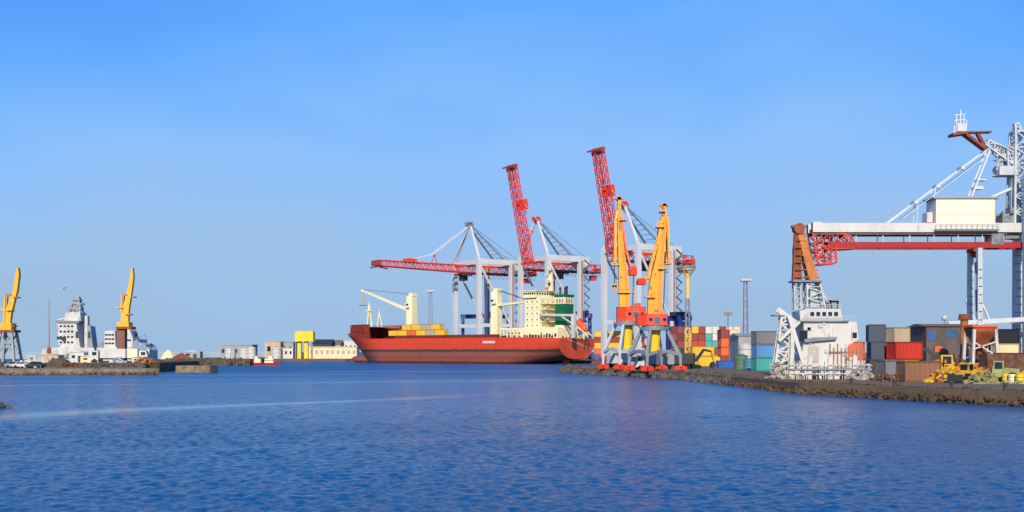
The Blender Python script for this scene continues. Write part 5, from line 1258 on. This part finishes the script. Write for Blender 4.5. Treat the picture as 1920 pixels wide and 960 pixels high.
# ------------------------------------------------------------------ far shore, centre left
yh = thing('yellow_hopper', 'bright yellow box hopper on two thick legs on the far quay', 'hopper', G0(572, 616))
s = 616/F
def zz(py): return CH-(py-HY)*s-QZ
mb = MB(); mb.box((0, 0, (zz(622)+zz(640))/2), (34*s, 7, 18*s)); mb.slab([(-17*s, zz(622.2)), (-15*s, zz(621)), (15*s, zz(621)), (17*s, zz(622.2))], -3.5, 3.5); mb.build('hopper_box', M_yel2, yh)
for px in (-10, 2.5):
    mb = MB(); mb.box((px*s, 0, zz(640.2)/2), (7*s, 3, zz(640.2))); mb.build('leg', M_yel2, yh)
for px in (-15.5, 14): mb = MB(); mb.bar((px*s, -3, 0), (px*s, -3, zz(640.2)), .5); mb.build('post', M_grey, yh)
shed('long low cream warehouse with grey doors left of the ship bow', 582, 672, 650, 614, 12, M_wall, M_wall, 0, QZ, 9, 651.2, gable=False, winm=M_grey2)
shed('dark roofed warehouse right behind the yellow hopper', 590, 625, 636, 660, 14, M_roofd, M_roofd, 0, QZ, 0, 644)
shed('brown roofed grey warehouse behind the long cream one', 602, 642, 637, 680, 14, M_grey2, M_roofb, 0, QZ, 3, 646)
shed('white flat building next to the ship bow', 640, 672, 638, 700, 12, M_whites, M_whites, 0, QZ, 4, 639, gable=False)
shed('tan flat building left of the yellow hopper', 501, 530, 640, 640, 12, M_tan, M_tan, 0, QZ, 2, 641, gable=False)
shed('pale grey building touching the tan one', 530, 554, 641, 645, 12, M_grey2, M_grey2, 0, QZ, 2, 642, gable=False)
shed('low white office with dark windows left of the yellow hopper', 526, 552, 652, 618, 8, M_whites, M_whites, 0, QZ, 3, 653, gable=False)
shed('wide pale grey hall far off behind the breakwater', 418, 478, 646, 640, 14, M_grey2, M_grey2, 0, QZ, 5, 648, gable=False)
for i, (px, top, r, lb_) in enumerate(((432, 652, 3.0, 'white round tank, left one before the pale grey hall'), (458, 652, 2.6, 'white round tank, middle one before the pale grey hall'), (472, 650, 2.4, 'white round tank, right one before the pale grey hall'), (519, 650, 2.7, 'white round tank in front of the tan building'))):
    tank(lb_, px, top, 616, r, M_whites, 'storage_tank')
def boat(label, px, d, L, hullm, rz=0):
    t = thing('small_boat', label, 'boat', (W(px, 0, d).x, d, 0), rz, 'small harbour boats')
    mb = MB(); rings = []
    for k in range(11):
        u = k/10; x = (u-.5)*L; b = L*.14*(1-max(0, (u-.55)/.45)**2.2); sh = .9+.5*max(0, u-.5)
        rings.append([(x, -b, sh), (x, -b*.75, -.4), (x, b*.75, -.4), (x, b, sh)])
    mb.loft(rings, True); mb.build('hull', hullm, t)
    mb = MB(); mb.box((-L*.1, 0, 1.7), (L*.5, L*.2, 1.5)); mb.box((-L*.02, 0, 2.9), (L*.2, L*.16, 1.1)); c = mb.build('cabin', M_cream, t)
    mb = MB()
    for k in range(5): mb.box((-L*.3+k*L*.1, -L*.1-.03, 1.8), (L*.05, .06, .5))
    build_each(mb, 'window', M_glass, c)
    mb = MB(); mb.tube((-L*.05, 0, 3), (-L*.05, 0, 5.2), .08); mb.build('mast', M_grey, t)
boat('small tug with red hull and white cabin, right one of the two off the breakwater', 508, 412, 6.5, M_redd)
boat('small tug with dark red hull, left one of the two off the breakwater', 481, 414, 5.2, M_redd, R(165))

# ------------------------------------------------------------------ left side
def left_crane(label, cx, d, z0, base, trunk, arms, box_px, plat):
    s = d/F; t = thing('harbour_crane', label, 'crane', G0(cx, d, z0), 0, 'yellow harbour cranes on the left pier')
    def X(px): return (px-cx)*s
    def Z(py): return CH-(py-HY)*s-z0
    if base == 'post':
        mb = MB(); mb.bar((X(229), 0, 0), (X(229), 0, Z(617)), 2.0, 2.0); mb.build('pedestal', mat('pedestal_brown', (132, 88, 64), .7, .2, .3, (80, 50, 40), .4, 3), t)
        mb = MB(); mb.box((X(236), 0, Z(615)), (30*s, 3.4, .6)); mb.build('slew_deck', M_rust, t)
    else:
        zt_ = Z(621)
        for sx in (-1, 1):
            for sy in (-1, 1): mb = MB(); mb.bar((sx*1.4, sy*1.4, zt_), (sx*2.5, sy*2.2, 0), .6, .6); mb.build('leg', M_grey2, t)
        mb = MB()
        for sy in (-1, 1): mb.bar((-2.4, sy*2.1, 1.6), (1.6, sy*1.5, zt_-.5), .3); mb.bar((2.4, sy*2.1, 1.6), (-1.6, sy*1.5, zt_-.5), .3); mb.bar((-2.1, sy*1.8, zt_*.5), (2.1, sy*1.8, zt_*.5), .35)
        mb.build('brace', M_grey2, t)
        mb = MB(); mb.box((0, 0, zt_), (34*s, 4, .6)); mb.build('slew_deck', M_rust, t)
    mb = MB(); x0, x1, yt, yb = box_px; mb.box(((X(x0)+X(x1))/2, 0, (Z(yt)+Z(yb))/2), ((x1-x0)*s, 3, Z(yt)-Z(yb))); mb.build('machinery_cabin', M_yel3, t)
    mb = MB(); mb.slab([(X(a), Z(b)) for a, b in trunk], -.6, .6); j = mb.build('jib', M_yel3, t)
    for (a, b, w0, m) in arms:
        mb = MB()
        for y in (-.7, .7): mb.bar((X(a[0]), y, Z(a[1])), (X(b[0]), y, Z(b[1])), .35, w0*s)
        mb.build('arm', m, t)
    mb = MB()
    for (a, b, y) in plat: mb.box(((X(a)+X(b))/2, 0, Z(y)), ((b-a)*s, 2.2, .25))
    build_each(mb, 'platform', M_rusto, j)
left_crane('yellow harbour crane on braced grey legs at the far left edge', 16, 288, 2.35, 'legs', [(7, 612), (11, 590), (18, 566), (25, 548), (30, 518), (33, 502), (35.5, 502), (37.5, 514), (34, 545), (28, 566), (22, 592), (20, 612)],
           [((12, 552), (10, 604), 3, M_yel3), ((0, 579), (18, 582), 3, M_yel3), ((15, 553), (24, 553), 3, M_rusto)], (0, 26, 606, 620), [(28, 36, 558), (16, 24, 583), (0, 30, 612)])
left_crane('yellow harbour crane on a brown post between the white ships on the left', 236, 286, 2.35, 'post', [(227, 612), (229, 585), (234, 568), (240, 545), (245, 518), (247.5, 502), (250, 502), (251.5, 520), (248, 548), (243, 578), (241, 612)],
           [((231, 552), (229, 585), 3, M_yel3), ((220, 577), (234, 577), 3, M_yel3), ((230, 552), (240, 553), 2, M_rusto)], (223, 245, 604, 614), [(247, 254, 557), (222, 232, 578), (238, 247, 590)])
def white_ship(kind):
    d = 345; s = d/F
    if kind == 0:
        cx = 142; t = thing('moored_ship', 'grey white ship with stepped lattice mast behind the left pier', 'ship', (W(cx, 0, d).x, d, 0))
    else:
        cx = 238; t = thing('moored_ship', 'white ship with sloping blue grey bow behind the brown crane post', 'ship', (W(cx, 0, d).x, d, 0))
    def X(px): return (px-cx)*s
    def Z(py): return CH-(py-HY)*s
    def sl(pts, h, nm, m, par=t): mb = MB(); mb.slab([(X(a), Z(b)) for a, b in pts], -h, h); return mb.build(nm, m, par)
    mpale = mat('ship_pale', (198, 195, 184), .6, .14, .5, (112, 104, 92), .45, 2)
    mgr = mat('ship_blue_grey', (130, 144, 156), .6, .12, .2, (90, 92, 96), .5, 2)
    if kind == 0:
        sl([(92, 690), (88, 655), (108, 652), (186, 652), (188, 690)], 4, 'hull', mpale)
        a = sl([(118, 652), (116, 604), (150, 604), (158, 652)], 3.2, 'deckhouse', mpale)
        sl([(113, 606), (113, 602), (156, 602), (156, 606)], 3.6, 'bridge_deck', M_grey)
        sl([(126, 602), (130, 586), (156, 586), (158, 602)], 2.6, 'bridge', mpale)
        mb = MB(); mb.lattice((X(143), 0, Z(590)), (X(145), 0, Z(557)), 3.8, 3, 6, .34, .22, 1.2, 1.2)
        for (px, py, w_) in ((140, 578, 5), (146, 570, 3.6), (136, 586, 4), (145, 562, 2.4)): mb.box((X(px), 0, Z(py)), (w_, 2.4, .4)); mb.box((X(px), 0, Z(py-3)), (w_*.4, 1.4, .9))
        mb.build('mast', M_grey2, t)
        sl([(160, 652), (161, 592), (166, 592), (167, 652)], .9, 'funnel', mpale); sl([(168, 652), (168, 610), (174, 612), (179, 652)], 2, 'aft_house', mgr)
        mb = MB(); mb.bar((X(116), 0, Z(640)), (X(108), 0, Z(600)), .4); mb.bar((X(107), 0, Z(600)), (X(122), 0, Z(596)), .4); mb.bar((X(107), 0, Z(600)), (X(110), 0, Z(616)), .3); mb.build('davit', M_whites, t)
        mb = MB()
        for py in (612, 622, 632, 642):
            for px in (122, 129, 136, 143): mb.box((X(px), -3.25, Z(py)), (.7, .1, .55))
        build_each(mb, 'porthole_window', M_glass, a)
        mb = MB()
        for (px, py, w_, h_) in ((120, 634, 1.8, .9), (128, 636, 1.2, 1.2), (152, 628, .8, 2), (172, 628, .7, 2)): mb.box((X(px), -3.3 if px < 160 else -2.1, Z(py)), (w_, .12, h_))
        build_each(mb, 'opening', M_dark, t)
    else:
        sl([(192, 690), (190, 652), (255, 650), (258, 644), (266, 641), (282, 650), (288, 656), (288, 690)], 4, 'hull', mpale)
        sl([(254, 660), (257, 641), (266, 636), (270, 646), (281, 646), (286, 664), (262, 664)], 4.15, 'bow_plating', mgr)
        a = sl([(202, 652), (203, 621), (222, 620), (223, 652)], 3, 'deckhouse', M_whites)
        b = sl([(234, 650), (234, 622), (246, 615), (250, 620), (255, 634), (255, 650)], 3, 'bridge', M_whites)
        sl([(190, 652), (192, 644), (202, 640), (202, 652)], 2.5, 'fore_house', M_grey)
        mb = MB(); mb.ball((X(252), 0, Z(627)), 1.0, 10, 7); mb.tube((X(252), 0, Z(640)), (X(252), 0, Z(627)), .3); mb.build('radar_ball', M_dark, t)
        mb = MB()
        for py in (628, 636, 644):
            for px in (206, 212, 218): mb.box((X(px), -3.05, Z(py)), (.8, .1, .5))
        build_each(mb, 'porthole_window', M_glass, a)
        mb = MB(); mb.box((X(241), -3.05, Z(627)), (1.4, .1, .6)); mb.box((X(247), -3.05, Z(638)), (1.6, .1, .5)); build_each(mb, 'bridge_window', M_glass, b)
        mb = MB(); mb.bar((X(262), 0, Z(634)), (X(272), 0, Z(626)), .2); mb.bar((X(272), 0, Z(626)), (X(276), 0, Z(638)), .2); mb.build('davit', M_grey, t)
white_ship(0); white_ship(1)
lm = thing('mast', 'thin pale mast standing alone between the left edge crane and the grey white ship', 'mast', G0(92, 300, 2.35))
mb = MB(); mb.tube((0, 0, 0), (0, 0, CH-(560-HY)*300/F-2.35), .22, .08); mb.build('pole', M_rustside, lm)
mb = MB(); mb.box((0, 0, 3.0), (.9, .5, 1.6)); mb.bar((-.5, 0, 4.2), (.5, 0, 4.2), .12); mb.build('lantern_box', M_rust, lm)
# gulls
for (px, py, a, lb_) in ((119.5, 543, .5, 'white gull gliding above the grey white ship, the left of two'), (124.5, 541, .2, 'white gull gliding above the grey white ship, the right of two')):
    p = W(px, py, 180); t = thing('gull', lb_, 'bird', p, a, 'gulls above the left pier'); mb = MB(); mb.ball((0, 0, 0), .11, 10, 8, (2.4, 1, 1))
    for sg in (-1, 1): mb.slab([(0, 0), (.22, .0), (.12, .0)], 0, .01) if False else mb.add([(.1, 0, .05), (-.12, 0, .05), (-.2, sg*.3, .24), (.02, sg*.32, .26), (-.3, sg*.62, .2)], [(0, 1, 2, 3), (3, 2, 4)])
    mb.ball((.26, 0, .05), .07, 8, 6); mb.build('body', M_whites, t)
# clutter on the left pier
EZ = 2.35
def small_shed(label, px, d, w_, h_, dep, m, roofm, z, rz=0):
    t = thing('shed', label, 'shed', G0(px, d, z), rz); mb = MB(); mb.box((0, 0, h_*.42), (w_, dep, h_*.84)); mb.build('wall', m, t)
    mb = MB(); mb.slab([(-w_/2-.2, h_*.845), (0, h_), (w_/2+.2, h_*.845)], -dep/2-.2, dep/2+.2); mb.build('roof', roofm, t)
    mb = MB(); mb.box((w_*.2, -dep/2-.03, h_*.3), (w_*.2, .08, h_*.55)); mb.build('door', M_dark, t)
    mb = MB(); mb.box((-w_*.22, -dep/2-.03, h_*.5), (w_*.22, .08, h_*.22)); mb.build('window', M_glass, t)
small_shed('cream shed on the left pier just below the grey white ship', 148, 276, 3.6, 3.0, 3, M_whites, M_whites, EZ)
small_shed('tan shed on the left pier beneath the thin mast', 98, 274, 4.2, 2.2, 3, M_tan, M_tan, EZ)
small_shed('low pale shed right of the grey white ship', 172, 275, 4.5, 1.9, 3, M_wall, M_whites, EZ)
small_shed('tiny pale shed near the tip of the left embankment', 262, 272, 3.0, 1.5, 2.5, M_whites, M_grey2, EZ)
truck('white truck parked left of the brown crane post', G0(204, 274, EZ), R(178), M_whites, M_whites)
truck('white truck with cream box parked right of the brown crane post', G0(246, 275, EZ), R(4), M_whites, M_cream)
def heap(label, px, d, w_, h_, m, z, name='spoil_heap', seed=1):
    rr = random.Random(seed); t = G0(px, d, z); mb = MB(); rings = []
    for k in range(6):
        u = k/5; rings.append([(w_/2*(1-u*.9)*math.cos(2*math.pi*j/16)*rr.uniform(.85, 1.1), w_*.35*(1-u*.9)*math.sin(2*math.pi*j/16), h_*u**.8*rr.uniform(.9, 1.08)) for j in range(16)])
    mb.loft(rings, True); o = mb.build(name, m); o.location = t; tag(o, label, 'heap'); return o
heap('tan heap of rubble on the left pier below the thin mast', 82, 272, 5, 1.6, M_tan, EZ, seed=2)
heap('brown heap of earth right of the tan rubble heap', 112, 271, 6, 1.3, M_bank, EZ, seed=3)
heap('dark heap of scrap at the tip of the left embankment', 285, 272, 3.2, 1.3, M_rock, EZ, 'scrap_pile', 4)
heap('pale sand heap by the low bank right of the white ships', 316, 420, 7, 3.4, M_wall, 2.3, 'sand_heap', 5)
heap('rusty scrap heap at the left end of the breakwater', 340, 416, 8, 2.2, M_rust, 2.3, 'scrap_pile', 6)
small_shed('pale flat shed far off on the breakwater', 362, 425, 6.5, 3.4, 4, M_grey2, M_whites, 2.3)
for i, (px, top, lb_) in enumerate(((303, 645, 'thin leaning pole left of the pale sand heap'), (311, 650, 'second thin pole right above the pale sand heap'), (432, 655, 'short pole on the right end of the breakwater'))):
    d = 418; h = CH-(top-HY)*d/F-2.3 if px > 320 else CH-(top-HY)*300/F-2.35
    t = thing('pole', lb_, 'pole', G0(px, d, 2.3) if px > 320 else G0(px-22, 300, 2.35)); mb = MB(); mb.tube((0, 0, 0), (.4, 0, h), .14, .08); mb.build('shaft', M_grey, t); mb = MB(); mb.box((.4, 0, h), (.6, .3, .3)); mb.build('lamp_head', M_grey, t)
def parked(label, px, d, z, m, rz=0):
    t = thing('parked_car', label, 'car', G0(px, d, z), rz, 'cars on the left pier')
    mb = MB(); mb.slab([(-2.1, .35), (-2.1, .85), (-1.5, .95), (-.9, 1.45), (.6, 1.45), (1.2, .95), (2.1, .8), (2.1, .35)], -.85, .85); b = mb.build('body', m, t)
    mb = MB(); mb.slab([(-1.3, .97), (-.85, 1.38), (.55, 1.38), (1.0, .97)], -.87, .87); mb.build('window', M_glass, b)
    for x in (-1.3, 1.3):
        for y in (-.75, .75): mb = MB(); mb.tube((x, y-.12, .33), (x, y+.12, .33), .33, .33, 12); mb.build('wheel', M_tyre, t)
parked('white car parked on the low front pier at the far left', 42, 252, 1.35, M_whites, R(8))
parked('pale grey car parked right of the white car on the low front pier', 28, 254, 1.35, M_grey2, R(-6))
parked('dark car on the low front pier below the tan heap', 66, 250, 1.35, M_dark, R(170))

for i, (px, d, w_, h_, m, lb_) in enumerate(((60, 262, 5, 1.2, M_pale, 'pale scrap heap behind the dark car on the front pier'), (128, 258, 6, 1.1, M_brs, 'brown scrap heap on the front pier below the grey white ship'),
        (196, 256, 5, .9, M_rock, 'grey scrap heap on the front pier left of the crane post'), (222, 273, 3.5, 1.6, M_pale, 'pale scrap heap at the foot of the brown crane post'),
        (120, 277, 4.5, 2.4, M_pale, 'tall pale scrap heap against the grey white ship'), (270, 270, 4.2, 1.4, M_rusto, 'orange scrap heap near the tip of the left embankment'), (60, 276, 5, 1.8, M_whites, 'white scrap heap right of the leftmost crane legs'))):
    scrap(lb_, px, d, w_, h_, m, 40+i, 60, 2.35 if d > 266 else 1.35)

for i, (px, d, w_, h_, m, lb_) in enumerate(((1796, 152, 5, 2.6, M_brs, 'tall dark brown scrap heap behind the yellow loaders'), (1812, 147, 5, 2.2, M_mach, 'tall yellow scrap heap left of the olive loader'), (1842, 150, 5, 2.4, M_brs, 'dark brown scrap heap beside the hopper legs'),
        (1868, 150, 4.5, 2.0, M_rusto, 'rusty scrap heap right of the hopper legs'), (1758, 150, 3.5, 2.6, M_rusto, 'orange scrap heap directly right of the brown container'), (1900, 134, 3.8, 1.2, M_mach, 'low yellow scrap heap behind the row of drums'),
        (1890, 165, 5, 3.2, M_brs, 'dark scrap heap below the cream container'))):
    scrap(lb_, px, d, w_, h_, m, 60+i, 100)
